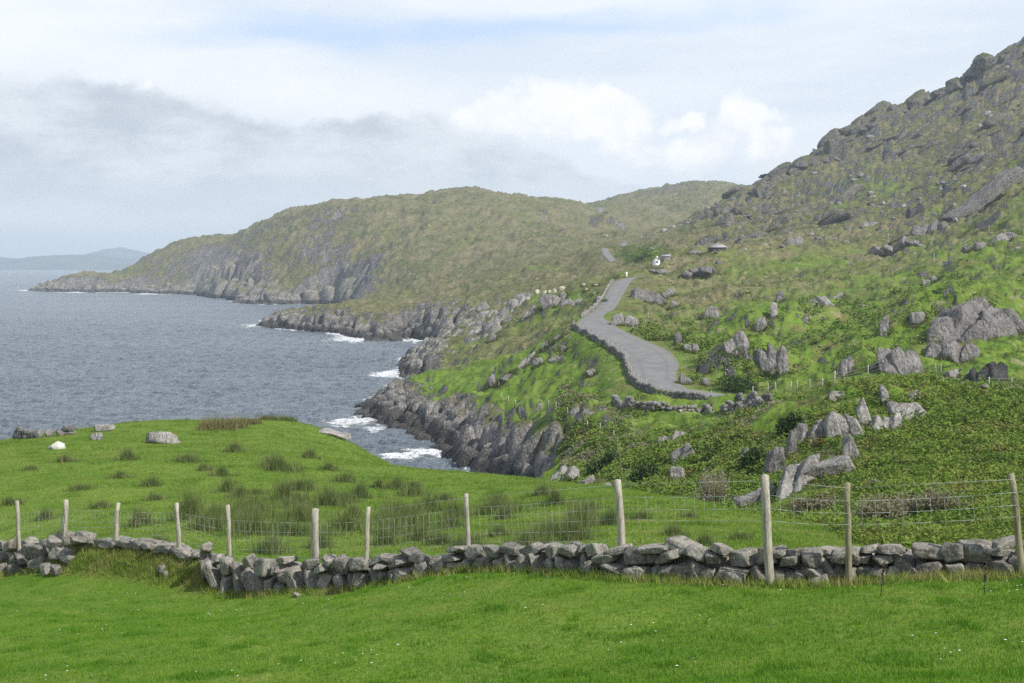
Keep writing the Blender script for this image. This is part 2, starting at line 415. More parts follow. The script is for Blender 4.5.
# coarse evaluation, then bilinear
Sc = cols(-1.3, 1.3, 420); Lc = cols(L[0], L[-1], 380)
sg, lg = np.meshgrid(np.clip(Sc, -.62, .62), Lc)
pts = np.stack([sg.ravel(), lg.ravel()], 1)
tc = np.concatenate([tps(d2(p * SC_S, cx * SC_S)) @ w[:n] + w[n] + p @ w[n + 1:] for p in np.array_split(pts, 40)]).reshape(sg.shape)
def bil(gx, gy, G, x, y):
    i = np.clip(np.searchsorted(gx, x) - 1, 0, len(gx) - 2); j = np.clip(np.searchsorted(gy, y) - 1, 0, len(gy) - 2)
    a = np.clip((x - gx[i]) / (gx[i + 1] - gx[i]), 0, 1); b = np.clip((y - gy[j]) / (gy[j + 1] - gy[j]), 0, 1)
    return (G[j, i] * (1 - a) + G[j, i + 1] * a) * (1 - b) + (G[j + 1, i] * (1 - a) + G[j + 1, i + 1] * a) * b
SG, LG = np.meshgrid(S, L)
YG = np.exp(LG); XG = SG * YG
T0 = bil(Sc, Lc, tc, SG, LG)
Z = CAMZ + T0 * YG

# ------------------------------------------------------------------ coast
def sea_pt(px, py):
    s, t = ray(px, py); y = -CAMZ / t; return (float(s * y), float(y))
coast = [(-3500, 190), (-300, 182), (-67, 188), (-33, 178), (-22, 165), (-12, 158), (-5, 172), (1, 190), (-4, 206)]
coast += [sea_pt(*p) for p in ((460, 462), (440, 446), (411, 433), (380, 425), (362, 412), (369, 400), (384, 392), (396, 382), (398, 376), (404, 362), (425, 352), (447, 345),
          (436, 341), (418, 339), (406, 336), (402, 341), (371, 341), (342, 334), (306, 331), (253, 326), (258, 322), (300, 313), (345, 309), (352, 305.5), (322, 304), (299, 304), (279, 304), (262, 304.5), (243, 303), (237, 299), (218, 298), (205, 295.5),
          (190, 294), (161, 294), (140, 293), (120, 292), (96, 292.6), (75, 291.5), (60, 292), (40, 291), (22, 290.6), (28, 289.6), (70, 289), (180, 286))]
coast += [(-350, 2300), (-300, 3200), (5000, 3200), (5000, -300), (-3500, -300)]
CO = np.array(coast)
def coast_dist(X, Y):
    best = np.full(X.shape, 1e12); inside = np.zeros(X.shape, bool)
    for (x0, y0), (x1, y1) in zip(CO, np.roll(CO, -1, 0)):
        dx, dy = x1 - x0, y1 - y0; q = dx * dx + dy * dy + 1e-9
        tt = np.clip(((X - x0) * dx + (Y - y0) * dy) / q, 0, 1)
        best = np.minimum(best, (X - x0 - tt * dx) ** 2 + (Y - y0 - tt * dy) ** 2)
        if abs(dy) > 1e-9:
            c = ((y0 > Y) != (y1 > Y)) & (X < dx * (Y - y0) / dy + x0); inside ^= c
    return np.where(inside, 1, -1) * np.sqrt(best)
SD = coast_dist(XG, YG)
amp = 1.2 + .0055 * YG
SDn = SD + amp * fbm(XG / 14, YG / 22, 4, .6, 1) * np.clip(YG / 200, .5, 1) + amp * .18 * fbm(XG / 4, YG / 9, 3, .6, 2)

# ------------------------------------------------------------------ relief
gx = lambda px, py, near=0: (px, py, near)
rough = sstep(35, 130, YG)
Z += (fbm(XG / 9, YG / 9, 4, .5, 3) * .20 * (1 - rough))                      # gentle pasture lumps
Z += fbm(XG / 30, YG / 42, 4, .5, 4) * 1.0 * rough * sstep(90, 260, YG)
far = sstep(180, 520, YG)
Z += fbm(XG / 80, YG / 100, 5, .55, 5) * 6.0 * far
for (bx_, by_, bYd, brx, bry, bh) in ((742, 0, 222, 8.5, 7, 4.2), (778, 0, 272, 11, 13, 7.), (842, 0, 124, 12, 8, 1.9), (562, 0, 385, 9, 9, 3.6), (968, 0, 245, 13, 12, 5.), (900, 0, 225, 8, 9, 3.)):
    X0 = float(ray(bx_, 300)[0]) * bYd; Z += bh * np.exp(-(((XG - X0) / brx) ** 2 + ((YG - bYd) / bry) ** 2) ** 1.3)
Z += sstep(750, 1100, YG) * (ridged(XG / 62 + fbm(XG / 90, YG / 90, 3), YG / 80, 5, .58, 47) - .64) * 9.5
# ---- crags: where bedrock breaks through
PX, PY = to_px(SG, (Z - CAMZ) / YG)
def blob(px, py, rx, ry, Y=None, rY=.25):
    m = np.exp(-((PX - px) / rx) ** 2 - ((PY - py) / ry) ** 2)
    if Y: m *= np.exp(-((LG - math.log(Y)) / rY) ** 2)
    return m
crag = np.zeros_like(Z)
mtn = sstep(640, 800, PX + 0 * PY) * sstep(470, 720, YG) * (YG < 1200)
ridge_y = np.interp(PX, [700, 762, 790, 812, 830, 865, 900, 940, 985, 1024, 1100], [224, 185, 168, 157, 140, 118, 106, 89, 64, 44, 5])
crag += mtn * (.45 + .5 * sstep(90, 20, PY - ridge_y))
crag += blob(745, 212, 40, 22, 800, .3) * .5
crag += blob(690, 190, 60, 16, 1900, .3) * .45 + blob(590, 212, 50, 10, 1500, .3) * .2
crag += blob(325, 245, 22, 26, 1220, .2) * .6 + blob(215, 262, 35, 20, 1500, .2) * .75 + blob(145, 270, 30, 14, 1700, .2) * .6 + blob(350, 215, 40, 14, 1350, .2) * .35 + blob(470, 212, 12, 8, 1330, .2) * .4 + blob(70, 283, 60, 9, 1710, .2) * .5 + blob(440, 275, 60, 12, 850, .3) * .2 + blob(370, 290, 50, 8, 1050, .2) * .4 + blob(560, 226, 40, 12, 1100, .3) * .35
crag += blob(800, 330, 55, 40, 270, .3) * .30 + blob(890, 330, 40, 40, 260, .3) * .33 + blob(960, 260, 60, 40, 360, .35) * .35 + blob(880, 250, 50, 20, 440, .2) * .35 + blob(800, 250, 50, 30, 520, .25) * .25
crag += blob(900, 200, 90, 40, 620, .3) * .3 + blob(550, 300, 35, 18, 420, .3) * .4 + blob(480, 318, 40, 10, 500, .2) * .5 + blob(640, 310, 30, 22, 330, .2) * .3
crag += blob(770, 460, 45, 30, 105, .25) * .30 + blob(680, 455, 25, 30, 135, .2) * .3 + blob(860, 420, 50, 25, 118, .2) * .25
crag += blob(690, 360, 25, 25, 235, .15) * .3 + blob(580, 460, 60, 25, 165, .2) * .35 + blob(515, 375, 40, 20, 270, .2) * .2
crag = np.clip(crag, 0, 1.2)
sc_ = np.clip(YG / 900, .12, 1.3)
q1 = 30 * sc_ + 2; wx = fbm(XG / q1, YG / q1, 4, .55, 16) * .55; wy_ = fbm(XG / q1 + 9, YG / q1 - 4, 4, .55, 17) * .55
pk = fbm(XG / 55, YG / 75, 3, .5, 8)
cm = np.clip(crag + pk * .9 * np.clip(crag * 2.2, 0, 1), 0, 1)
cl = np.zeros_like(Z)
for q, amp_, dip, sd_ in ((40., 6.0, .9, 1), (17., 5.0, 1.2, 4), (7., 2.6, 1.1, 9), (3.5, 1.2, 1., 13)):
    q = q * sc_ + .8; r_, ox_, oy_, ed_ = worley(XG / q * .75 + wx * 30 / q * .35 + .25 * YG / q, YG / q * 1.15 - .3 * XG / q + wy_ * 30 / q * .35, sd_)
    cl += amp_ * ((r_ - .5) + dip * (.30 * ox_ + .22 * oy_) - .25 * np.exp(-(ed_ / .10) ** 2))
Z += cm * cl * sc_ * np.where(mtn > .3, .45, .8)
# ---- wild ground: hummocks of bracken, heather and broken rock
edge_y = np.interp(PX, [560, 640, 700, 760, 820, 860, 1100], [68, 62, 55, 47, 40, 27, 24])
WILD = np.where((PX < 560) & (YG < 160), 0, sstep(1.02, 1.25, YG / edge_y)) * (YG > 25)
Z += WILD * (fbm(XG / 4.2, YG / 6, 4, .55, 45) * 1.25 + fbm(XG / 13, YG / 17, 3, .5, 46) * 1.7 * sstep(60, 200, YG)) * np.clip(YG / 130, .45, 1.5)
# ---- roads: flatten
RP = [(742, 405, 729, 395, 193), (700, 400.5, 704, 391, 195), (672, 396.5, 687, 388, 198), (650, 391.5, 678, 381, 203), (635, 382.5, 677, 373, 212), (629, 371, 679, 363, 221), (625, 360, 669, 351, 236), (609, 348, 646, 340.5, 253),
      (589, 336, 624, 330.5, 271), (575, 327.5, 609, 321.5, 291), (581, 319, 604, 315.5, 307), (592, 312, 615, 308.5, 325), (603, 300, 622, 297, 352), (609, 289, 628, 286.5, 382), (616, 281.5, 634, 279, 410), (631, 277.5, 645, 276.3, 433), (662, 276.8, 670, 275.3, 450)]
def road_points(RP):
    Yc = np.array([r[4] for r in RP]); zc = np.array([CAMZ + (ray(r[0], r[1])[1] + ray(r[2], r[3])[1]) / 2 * r[4] for r in RP])
    o = np.argsort(Yc); co_ = np.polyfit(Yc, zc, 3 if len(RP) > 5 else 1)
    zf = lambda y: np.polyval(co_, np.clip(y, Yc.min() - 6, Yc.max() + 6))        # the road climbs with distance, level across
    Lp, Rp = [], []
    for lx, ly, rx, ry, Y in RP:
        for (a, b, lst) in ((lx, ly, Lp), (rx, ry, Rp)):
            s_, t_ = ray(a, b); yy = np.linspace(Y * .86, Y * 1.14, 600); y = yy[np.argmin(np.abs(zf(yy) - CAMZ - t_ * yy))]
            lst.append((float(s_) * y, y, float(zf(y))))
    def dense(P):
        P = np.array(P); k = len(P); t = np.linspace(0, k - 1, (k - 1) * 8 + 1); i = np.clip(t.astype(int), 0, k - 2); f = (t - i)[:, None]
        p0, p1, p2, p3 = P[np.clip(i - 1, 0, k - 1)], P[i], P[i + 1], P[np.clip(i + 2, 0, k - 1)]
        return .5 * (2 * p1 + (p2 - p0) * f + (2 * p0 - 5 * p1 + 4 * p2 - p3) * f ** 2 + (3 * p1 - p0 - 3 * p2 + p3) * f ** 3)
    A_, B_ = dense(Lp), dense(Rp); A_[:, 2] = zf(A_[:, 1]); B_[:, 2] = zf(B_[:, 1])
    return A_, B_, zf
RL, RR, RZ = road_points(RP)
FR1 = road_points([(610, 262, 616, 261, 640), (606, 258, 614, 257.5, 660), (602, 252, 609, 251.5, 690), (600, 249.5, 606, 249, 710)])
FR2 = road_points([(619, 246.5, 627, 246, 800), (618, 242.5, 626, 242, 830), (620, 240.8, 625, 240.6, 850)])
FR3 = road_points([(609, 217, 612, 216.7, 1380), (602, 212.5, 607, 212, 1430), (596, 209.5, 601, 209.2, 1470), (590, 208, 594, 207.8, 1500)])
ROADM = np.zeros_like(Z)
for (rl, rr, zf), fall, drop in (((RL, RR, RZ), 7., .12), (FR1, 14., .2), (FR2, 14., .2), (FR3, 20., .3)):
    AL = np.concatenate([rl, rr])
    box = (XG > AL[:, 0].min() - 40) & (XG < AL[:, 0].max() + 40) & (YG > AL[:, 1].min() - 40) & (YG < AL[:, 1].max() + 40)
    xs, ys = XG[box], YG[box]
    bd = np.full(xs.shape, 1e9); bz = np.zeros(xs.shape)
    for C_ in (rl, rr):
        for k in range(0, len(C_) - 1, 2):
            k2 = min(k + 2, len(C_) - 1); d = C_[k2] - C_[k]; q = d[0] ** 2 + d[1] ** 2 + 1e-9
            tt = np.clip(((xs - C_[k, 0]) * d[0] + (ys - C_[k, 1]) * d[1]) / q, 0, 1)
            dd = np.hypot(xs - C_[k, 0] - tt * d[0], ys - C_[k, 1] - tt * d[1])
            m = dd < bd; bd = np.where(m, dd, bd); bz = np.where(m, C_[k, 2] + tt * d[2], bz)
    ring = np.concatenate([rl[::2], rr[::-2]]); ins = np.zeros(xs.shape, bool)
    for (x0, y0, _), (x1, y1, _) in zip(ring, np.roll(ring, -1, 0)):
        if abs(y1 - y0) > 1e-9: ins ^= ((y0 > ys) != (y1 > ys)) & (xs < (x1 - x0) * (ys - y0) / (y1 - y0) + x0)
    bd = np.where(ins, 0, bd); bz = zf(ys)
    wgt = 1 - sstep(.9, fall, bd)
    z0 = Z[box]; Z[box] = z0 * (1 - wgt) + (bz - drop) * wgt
    r0 = ROADM[box]; ROADM[box] = np.maximum(r0, 1 - sstep(.0, 2.2, bd))
# ---- mossy bank under the left stretch of the wall
WALLP = [(-60, 575, 36.5), (0, 577, 34.5), (30, 576, 33.6), (60, 573, 32.5), (130, 580, 30.5), (178, 588, 29.2), (220, 595, 28), (260, 593, 27.1), (300, 590, 26.3), (340, 588, 25.5), (400, 579, 24.3), (466, 572, 23), (540, 571, 21.4), (618, 574, 20), (690, 577, 19.4), (767, 579, 18.8), (850, 578, 18.5), (900, 578, 18.2), (1024, 577, 17.8), (1120, 577, 17.4)]
wp = np.array([(float(ray(a, b)[0]) * d, d, a) for a, b, d in WALLP])
bx = (YG > 24) & (YG < 38)
wy = np.interp(PX[bx], wp[:, 2], wp[:, 1])
bank = sstep(30, 75, PX[bx]) * sstep(225, 200, PX[bx])
prof = np.exp(-((YG[bx] - wy - .55) / .75) ** 2)
Zb = Z[bx]; Zb += bank * prof * (.55 + .12 * fbm(XG[bx] / .5, YG[bx] / .5, 3)); Z[bx] = Zb
MOSS = np.zeros_like(Z); mb = MOSS[bx]; mb = np.maximum(bank * np.exp(-((YG[bx] - wy - .35) / .9) ** 2) * 1.1, .55 * sstep(200, 230, PX[bx]) * np.exp(-((YG[bx] - wy + .1) / .35) ** 2)); MOSS[bx] = np.clip(mb, 0, 1)
# ---- coast profile
Wc = 3.5 + .015 * YG
Wc = np.where(YG < 215, 9., Wc)
c = sstep(-.25, 1., SDn / Wc) ** .8
Z = np.maximum(Z, 1.2 + 1.2 * fbm(XG / 6, YG / 9, 3, .5, 11))
sq = np.clip(.03 * YG, 6, 40)
sa = worley(XG / sq * .8 + .5 * YG / sq + wx, YG / sq * 1.25 - .4 * XG / sq + wy_, 21); sb = worley(XG / sq * 2.0 + .8 * YG / sq, YG / sq * 2.6 - 1.0 * XG / sq, 23)
strat = (sa[0] - .5) + .8 * (.5 * sa[1] + .2 * sa[2]) + .5 * (sb[0] - .5) + .4 * sb[1] + 0
coastal = sstep(2.2, .2, SDn / Wc) * (YG > 205)
Z = -6 + (Z + 6) * c + coastal * c * strat * np.clip(.004 * YG, .8, 3)
Z = np.minimum(Z, 245)

# ------------------------------------------------------------------ masks
dZl = np.gradient(Z, axis=0) / np.gradient(YG, axis=0)
dZs = np.gradient(Z, axis=1) / np.maximum(np.gradient(XG, axis=1), 1e-6)
slope = np.hypot(dZl, dZs)
ROCK = sstep(.65, 1.3, slope) * .60 * sstep(60, 110, YG) + cm * np.where(mtn > .3, .17, np.where(YG > 900, .5, .26)) + coastal * .55 * sstep(2.2, .6, SDn / Wc)
ROCK += .45 * sstep(26, 3, SDn + 8 * fbm(XG / 8, YG / 10, 3, .5, 43)) * sstep(225, 245, YG) * sstep(470, 430, YG) * (PX < 480)
ROCK += .30 * blob(190, 262, 55, 20, 1600, .25) + .16 * blob(340, 235, 40, 30, 1250, .25) + .12 * blob(650, 195, 60, 12, 1950, .2)
ROCK += .10 * sstep(300, 700, YG) + .13 * mtn + .12 * sstep(640, 760, PX) * sstep(190, 300, YG) * sstep(800, 600, YG)
ROCK = np.where((Z < 3.0) & (YG > 150), np.maximum(ROCK, .75), ROCK)
ROCK *= (1 - ROADM) * (1 - .35 * np.clip(blob(545, 445, 42, 32), 0, 1) * (YG > 150) * (YG < 240))
ROCK = np.where(YG < 60, 0, ROCK)
DRY = np.interp(LG, np.log([1, 60, 110, 170, 260, 420, 650, 1100, 2600]), [0, .05, .14, .30, .46, .66, .88, .97, .97])
DRY -= .30 * sstep(640, 560, PX) * (YG > 160) * (YG < 330)                     # green slope below the road
DRY -= .55 * blob(535, 300, 45, 8, 420, .3) + .45 * blob(540, 268, 30, 5, 640, .3) + .4 * blob(640, 255, 25, 8, 620, .3) + .35 * blob(355, 262, 14, 26, 1050, .25) + .35 * blob(520, 215, 40, 10, 1300, .3) + .3 * blob(860, 185, 80, 22, 720, .2)
DRY += .2 * blob(740, 290, 60, 14, 380, .2)
DRY -= .15 * sstep(640, 760, PX) * sstep(110, 160, YG) * sstep(1000, 700, YG)
DRY = np.clip(DRY, 0, 1)
WET = np.clip(sstep(4.2, 1.5, Z) * (YG > 150) * sstep(2.6, .9, SDn / Wc) + .5 * sstep(7, 3, Z) * (YG > 150) * (SDn / Wc < 1.2), 0, 1)
LUSH = sstep(640, 700, PX + 35 * fbm(XG / 6, YG / 9, 3)) * sstep(34, 40, YG) * sstep(160, 120, YG) * sstep(.25, -.25, fbm(XG / 7, YG / 10, 4, .5, 15) - .18 * sstep(880, 960, PX) + .2 * sstep(440, 400, PY))
LUSH = np.where(YG < edge_y * 1.04, 0, LUSH)
T = (Z - CAMZ) / YG
VIS = T >= np.maximum.accumulate(T, axis=0) - .0035
PX, PY = to_px(SG, T)

nr, nc = Z.shape
idx = np.arange(nr * nc, dtype=np.int32).reshape(nr, nc)
quads = np.stack([idx[:-1, :-1], idx[:-1, 1:], idx[1:, 1:], idx[1:, :-1]], -1)
keep = (np.maximum.reduce([Z[:-1, :-1], Z[1:, 1:], Z[:-1, 1:], Z[1:, :-1]]) > -5.9)
terr = mesh('ground', np.stack([XG, YG, Z], -1).reshape(-1, 3), quads[keep].reshape(-1, 4), M_TERRAIN, smooth=True,
            attrs=dict(rock=ROCK, dry=DRY, moss=MOSS, wet=WET, lush=LUSH, wild=WILD * np.clip(1 - .6 * sstep(640, 560, PX) * (YG < 330), 0, 1) * sstep(2400, 1200, YG)))
tag(terr, kind='structure')

cellA0 = (np.gradient(XG, axis=1) * np.gradient(YG, axis=0))
def z_at(X, Y):
    X = np.asarray(X, float); Y = np.asarray(Y, float)
    return bil(S, L, Z, X / Y, np.log(Y))
def at(px, py, near=0., far=1e9):
    """the point of the ground seen at a pixel"""
    s, t = ray(px, py)
    tt = np.array([bil(S, L, T, np.full(len(L), float(s)), L)])[0]
    ok = (tt >= t) & (np.exp(L) > near)
    k = int(np.argmax(ok)) if ok.any() else len(L) - 1
    if k > 0 and tt[k] != tt[k - 1] and ok[k]:
        a = np.clip((t - tt[k - 1]) / (tt[k] - tt[k - 1]), 0, 1); l = L[k - 1] + a * (L[k] - L[k - 1])
    else: l = L[k]
    Y = min(math.exp(l), far)
    X = float(s) * Y
    return np.array([X, Y, float(z_at(X, Y))])

# ------------------------------------------------------------------ sea
Ls = np.concatenate([cols(math.log(140), math.log(1700), 800)[:-1], cols(math.log(1700), math.log(12500), 160)])
Ss = np.concatenate([-cols(.5, 1.0, 24)[::-1], cols(-.5, .35, 700)[1:-1], cols(.35, 1., 30)])
sg, lg = np.meshgrid(Ss, Ls); ys = np.exp(lg); xs = sg * ys
sd = -coast_dist(xs, ys)
sd = sd - (1.2 + .0055 * ys) * fbm(xs / 14, ys / 22, 4, .6, 1)
reach = 4.5 + .011 * ys
foam = np.exp(-np.maximum(sd, 0) / reach) * (.42 + .9 * fbm(xs / (20 + .02 * ys), ys / (30 + .03 * ys), 3, .5, 21))
foam += .55 * np.exp(-np.maximum(sd, 0) / (1.2 + .0035 * ys)) * sstep(-.2, .35, fbm(xs / 40, ys / 60, 2, .5, 23))
def patch(px, py, rx, ry, a):
    X0, Y0 = sea_pt(px, py); X1, _ = sea_pt(px + rx, py); _, Y1 = sea_pt(px, py - ry)
    return a * np.exp(-((xs - X0) / (X1 - X0)) ** 2 - ((ys - Y0) / (Y1 - Y0)) ** 2)
foam += patch(342, 422, 32, 6, .62) + patch(412, 455, 28, 7, .56) + patch(388, 457, 20, 5, .42) + patch(372, 430, 16, 4, .45) + patch(385, 375, 26, 3.5, .5) + patch(350, 340, 45, 5, .5) + patch(245, 325, 22, 3, .42) + patch(265, 300.5, 45, 1.6, .75) + patch(150, 294, 25, .9, .6) + patch(418, 342, 12, 3, .5) + patch(70, 292.5, 30, .7, .55)
zs = (1.15 * fbm(xs / 11, ys / 5.5, 4, .6, 24) + .6 * (ridged(xs / 4.5, ys / 2.6, 3, .6, 26) - .5)) * sstep(1500, 500, ys)
idx = np.arange(xs.size, dtype=np.int32).reshape(xs.shape)
q = np.stack([idx[:-1, :-1], idx[:-1, 1:], idx[1:, 1:], idx[1:, :-1]], -1)
dry_land = (-sd > 60)
keep = ~(dry_land[:-1, :-1] & dry_land[1:, 1:] & dry_land[:-1, 1:] & dry_land[1:, :-1])
sea = mesh('sea', np.stack([xs, ys, zs], -1).reshape(-1, 3), q[keep].reshape(-1, 4), M_SEA, smooth=True, attrs=dict(foam=np.clip(foam, 0, 1.3)))
tag(sea, kind='structure')

# ------------------------------------------------------------------ far hills across the bay
def hill_range(name, x0, x1, Y, depth, prof, seed):
    u = np.linspace(0, 1, 160); v = np.linspace(0, 1, 24)
    U, V = np.meshgrid(u, v)
    X = x0 + (x1 - x0) * U; Yy = Y + depth * V
    h = np.interp(X / (Y + .4 * depth), [ray(p, 264)[0] for p, _ in prof], [(264 - q) / F * (Y + .4 * depth) + CAMZ for _, q in prof])
    zz = h * np.sin(np.pi * np.clip(V * 1.25, 0, 1)) ** .8 * (1 + .10 * fbm(X / 500, Yy / 400, 4, .5, seed)) + 12 * fbm(X / 220, Yy / 200, 4, .55, seed + 1) * np.sin(np.pi * np.clip(V * 1.25, 0, 1)) - 4 * (V > .79) - .5
    i = np.arange(U.size, dtype=np.int32).reshape(U.shape)
    o = mesh(name, np.stack([X, Yy, zz], -1).reshape(-1, 3), np.stack([i[:-1, :-1], i[:-1, 1:], i[1:, 1:], i[1:, :-1]], -1).reshape(-1, 4), M_FAR, smooth=True)
    return tag(o, kind='structure')
hill_range('hills', -4200, -1500, 7600, 1500, [(-200, 252), (-60, 256), (0, 257), (20, 259), (45, 256), (75, 255), (105, 256), (140, 261), (175, 266)], 31)
hill_range('mountain', -4300, -2200, 9600, 1800, [(-100, 264), (60, 262), (90, 254), (112, 249), (122, 248), (140, 252), (180, 262), (220, 266)], 35)
# ------------------------------------------------------------------ camera, sun, sky, air
cam = bpy.data.cameras.new('camera'); co = bpy.data.objects.new('camera', cam); COL.objects.link(co)
co.location = (0, 0, CAMZ); co.rotation_euler = (math.pi / 2 - PITCH, 0, 0)
cam.sensor_width = 36; cam.lens = F / 1024 * 36; cam.clip_start = .1; cam.clip_end = 40000
SC.camera = co

SUN_EL, SUN_AZ = math.radians(45), math.radians(126)      # azimuth clockwise from the view direction (+Y)
sv = Vector((math.sin(SUN_AZ) * math.cos(SUN_EL), math.cos(SUN_AZ) * math.cos(SUN_EL), math.sin(SUN_EL)))
sl = bpy.data.lights.new('sun', 'SUN'); sl.energy = 5.0; sl.angle = math.radians(.6); sl.color = (1, .955, .88)
so = bpy.data.objects.new('sun', sl); COL.objects.link(so); so.rotation_euler = sv.to_track_quat('Z', 'Y').to_euler()
so.location = (200, -100, 400)

W = bpy.data.worlds.new('World'); SC.world = W; W.use_nodes = True
nt = NT(W.node_tree); nt.n.clear()
wo = nt.new('ShaderNodeOutputWorld'); bg = nt.new('ShaderNodeBackground'); nt.l.new(bg.outputs[0], wo.inputs[0])
bg.inputs[1].default_value = .1
sky = nt.new('ShaderNodeTexSky', sky_type='NISHITA'); sky.sun_disc = False
sky.sun_elevation = SUN_EL; sky.sun_rotation = SUN_AZ; sky.air_density = 1.; sky.dust_density = 1.2
sep = nt.new('ShaderNodeSeparateXYZ'); nt.l.new(nt.coord('Generated'), sep.inputs[0])
dx, dy, dz = sep.outputs
az = nt.math('ARCTAN2', dx, dy); el = nt.math('ARCSINE', dz)
u = nt.math('MULTIPLY_ADD', az, 1.407, .512); w_ = nt.math('MULTIPLY', el, 1.407)
UV = nt.comb(u, w_)
def nz(sx, sy, scale, det=5, r=.58, off=0.):
    return nt.noise(nt.comb(nt.math('MULTIPLY_ADD', u, sx, off), nt.math('MULTIPLY', w_, sy)), scale, det, r)
def c10(c): return tuple(x * 10 for x in c)       # colours are radiances; the Background node scales by .1
# thin high veil with streaks
st = nz(1., 5.5, 2.3, 5, .6, 3.)
hi = nt.mr(w_, .26, .9, .0, .62, False)
hi = nt.math('MAXIMUM', hi, nt.mr(dy, .45, -.3, 0, .6))  # veil thinned in the unseen sky behind, to strengthen the sun's shading
veil = nt.math('SUBTRACT', nt.mr(st, .36, .64, .68, .98), hi, clamp=True)
blue = nt.mix(.45, sky.outputs[0], c10((.60, .74, .95)))
c = nt.mix(veil, blue, c10((.80, .855, .925)))
white = nt.math('MULTIPLY', nt.math('MULTIPLY', nt.mr(nz(1., 3.2, 2.2, 5, .55, 9.), .38, .68), nt.mr(u, .95, .25)), nt.mr(w_, .8, .3))
c = nt.mix(nt.math('MULTIPLY', white, .8), c, c10((.91, .93, .95)))
# blue band at the top between the streaks
bb = nt.math('MULTIPLY', nt.mr(nt.math('ABSOLUTE', nt.math('SUBTRACT', nt.math('ADD', w_, nt.math('MULTIPLY', nt.math('SUBTRACT', nz(1, 4, 3., 4), .5), .09)), nt.math('MULTIPLY_ADD', u, .05, .207))), .0, .024, 1, 0), nt.mr(nz(1, 1.5, 3.2, 3, .5, 4.), .36, .54))
bb = nt.math('MULTIPLY', bb, nt.mr(nt.math('ABSOLUTE', nt.math('SUBTRACT', u, .55)), .25, .5, 1, 0))
c = nt.mix(nt.math('MULTIPLY', bb, .75), c, c10((.48, .65, .92)))
# heaped white cloud
cn = nt.math('SUBTRACT', nz(1., 1.15, 9., 6, .58), .5); cn2 = nt.math('SUBTRACT', nz(1., 1.1, 26., 5, .6), .5)
wu = nt.math('ADD', nt.math('MULTIPLY', nt.math('SUBTRACT', nz(1, 1, 11., 5, .6, 21.), .5), .12), u); ww = nt.math('ADD', nt.math('MULTIPLY', nt.math('SUBTRACT', nz(1, 1, 13., 6, .62, 31.), .5), .075), w_)
val = None
for (eu, ew, ru, rw) in ((.555, .148, .062, .024), (.50, .140, .05, .014), (.615, .130, .026, .028), (.59, .160, .03, .012), (.735, .135, .034, .020), (.765, .105, .030, .024), (.69, .105, .032, .018), (.665, .138, .022, .010), (.795, .088, .035, .018), (.64, .105, .02, .012), (.215, .138, .022, .010), (.145, .170, .012, .006), (1.5, .2, .3, .08), (-.9, .2, .4, .1), (2.6, .25, .3, .1), (4.0, .2, .4, .1)):
    a = nt.math('DIVIDE', nt.math('SUBTRACT', wu, eu), ru); b = nt.math('DIVIDE', nt.math('SUBTRACT', ww, ew), rw)
    d = nt.math('SUBTRACT', 1., nt.math('ADD', nt.math('MULTIPLY', a, a), nt.math('MULTIPLY', b, b)))
    val = d if val is None else nt.math('SMOOTH_MAX', val, d, .4)
val = nt.math('ADD', val, nt.math('ADD', nt.math('MULTIPLY', cn, 2.0), nt.math('MULTIPLY', cn2, 2.4)))
cmk = nt.mr(val, -.75, .75)
shade = nt.math('ADD', nt.math('MULTIPLY', nt.mr(nz(1.1, 1.4, 12., 6, .6, 7.), .42, .64), nt.mr(w_, .175, .10, .25, 1)), nt.mr(w_, .115, .075, 0, .5), clamp=True)
cc = nt.mix(nt.math('MULTIPLY', shade, .75), c10((1.0, 1.0, 1.0)), c10((.74, .785, .83)))
c = nt.mix(nt.math('MULTIPLY', nt.math('MULTIPLY', cmk, .97), nt.mr(w_, .06, .11, .35, 1)), c, cc)
# long grey bank over the headland
top = nt.new('ShaderNodeFloatCurve'); cv = top.mapping.curves[0]
for i, (x, y) in enumerate(((0, .172), (.2, .170), (.29, .145), (.42, .148), (.50, .128), (.60, .092), (.70, .055), (.80, .04), (1., .03))):
    if i < 2: cv.points[i if i == 0 else 1].location = (x, y)
    else: cv.points.new(x, y)
top.mapping.update(); nt.l.new(nt.math('MULTIPLY', u, 1., clamp=True), top.inputs['Value'])
wt = nt.math('ADD', top.outputs[0], nt.math('ADD', nt.math('MULTIPLY', nt.math('SUBTRACT', nz(1., 1.3, 7., 5, .55, 2.), .5), .055), nt.math('MULTIPLY', cn2, .035)))
bk = nt.mr(nt.math('SUBTRACT', wt, w_), -.004, .014)
bc = nt.mix(nt.mr(nz(1., 2.2, 5.5, 7, .62, 5.), .38, .64), c10((.50, .555, .625)), c10((.74, .785, .83)))
low = nt.mr(nt.math('ADD', w_, nt.math('MULTIPLY', nt.math('SUBTRACT', nz(1., 3., 5., 4, .55, 12.), .5), .06)), .10, .060)
lc = nt.mix(nt.mr(nz(1., 4., 5., 5, .6, 15.), .36, .66), c10((.63, .695, .755)), c10((.78, .82, .85)))
bc = nt.mix(nt.math('MULTIPLY', low, .9), bc, lc)
c = nt.mix(nt.math('MULTIPLY', bk, nt.mr(u, 1.1, .78, .2, .96)), c, bc)
nt.put(bg.inputs[0], c)

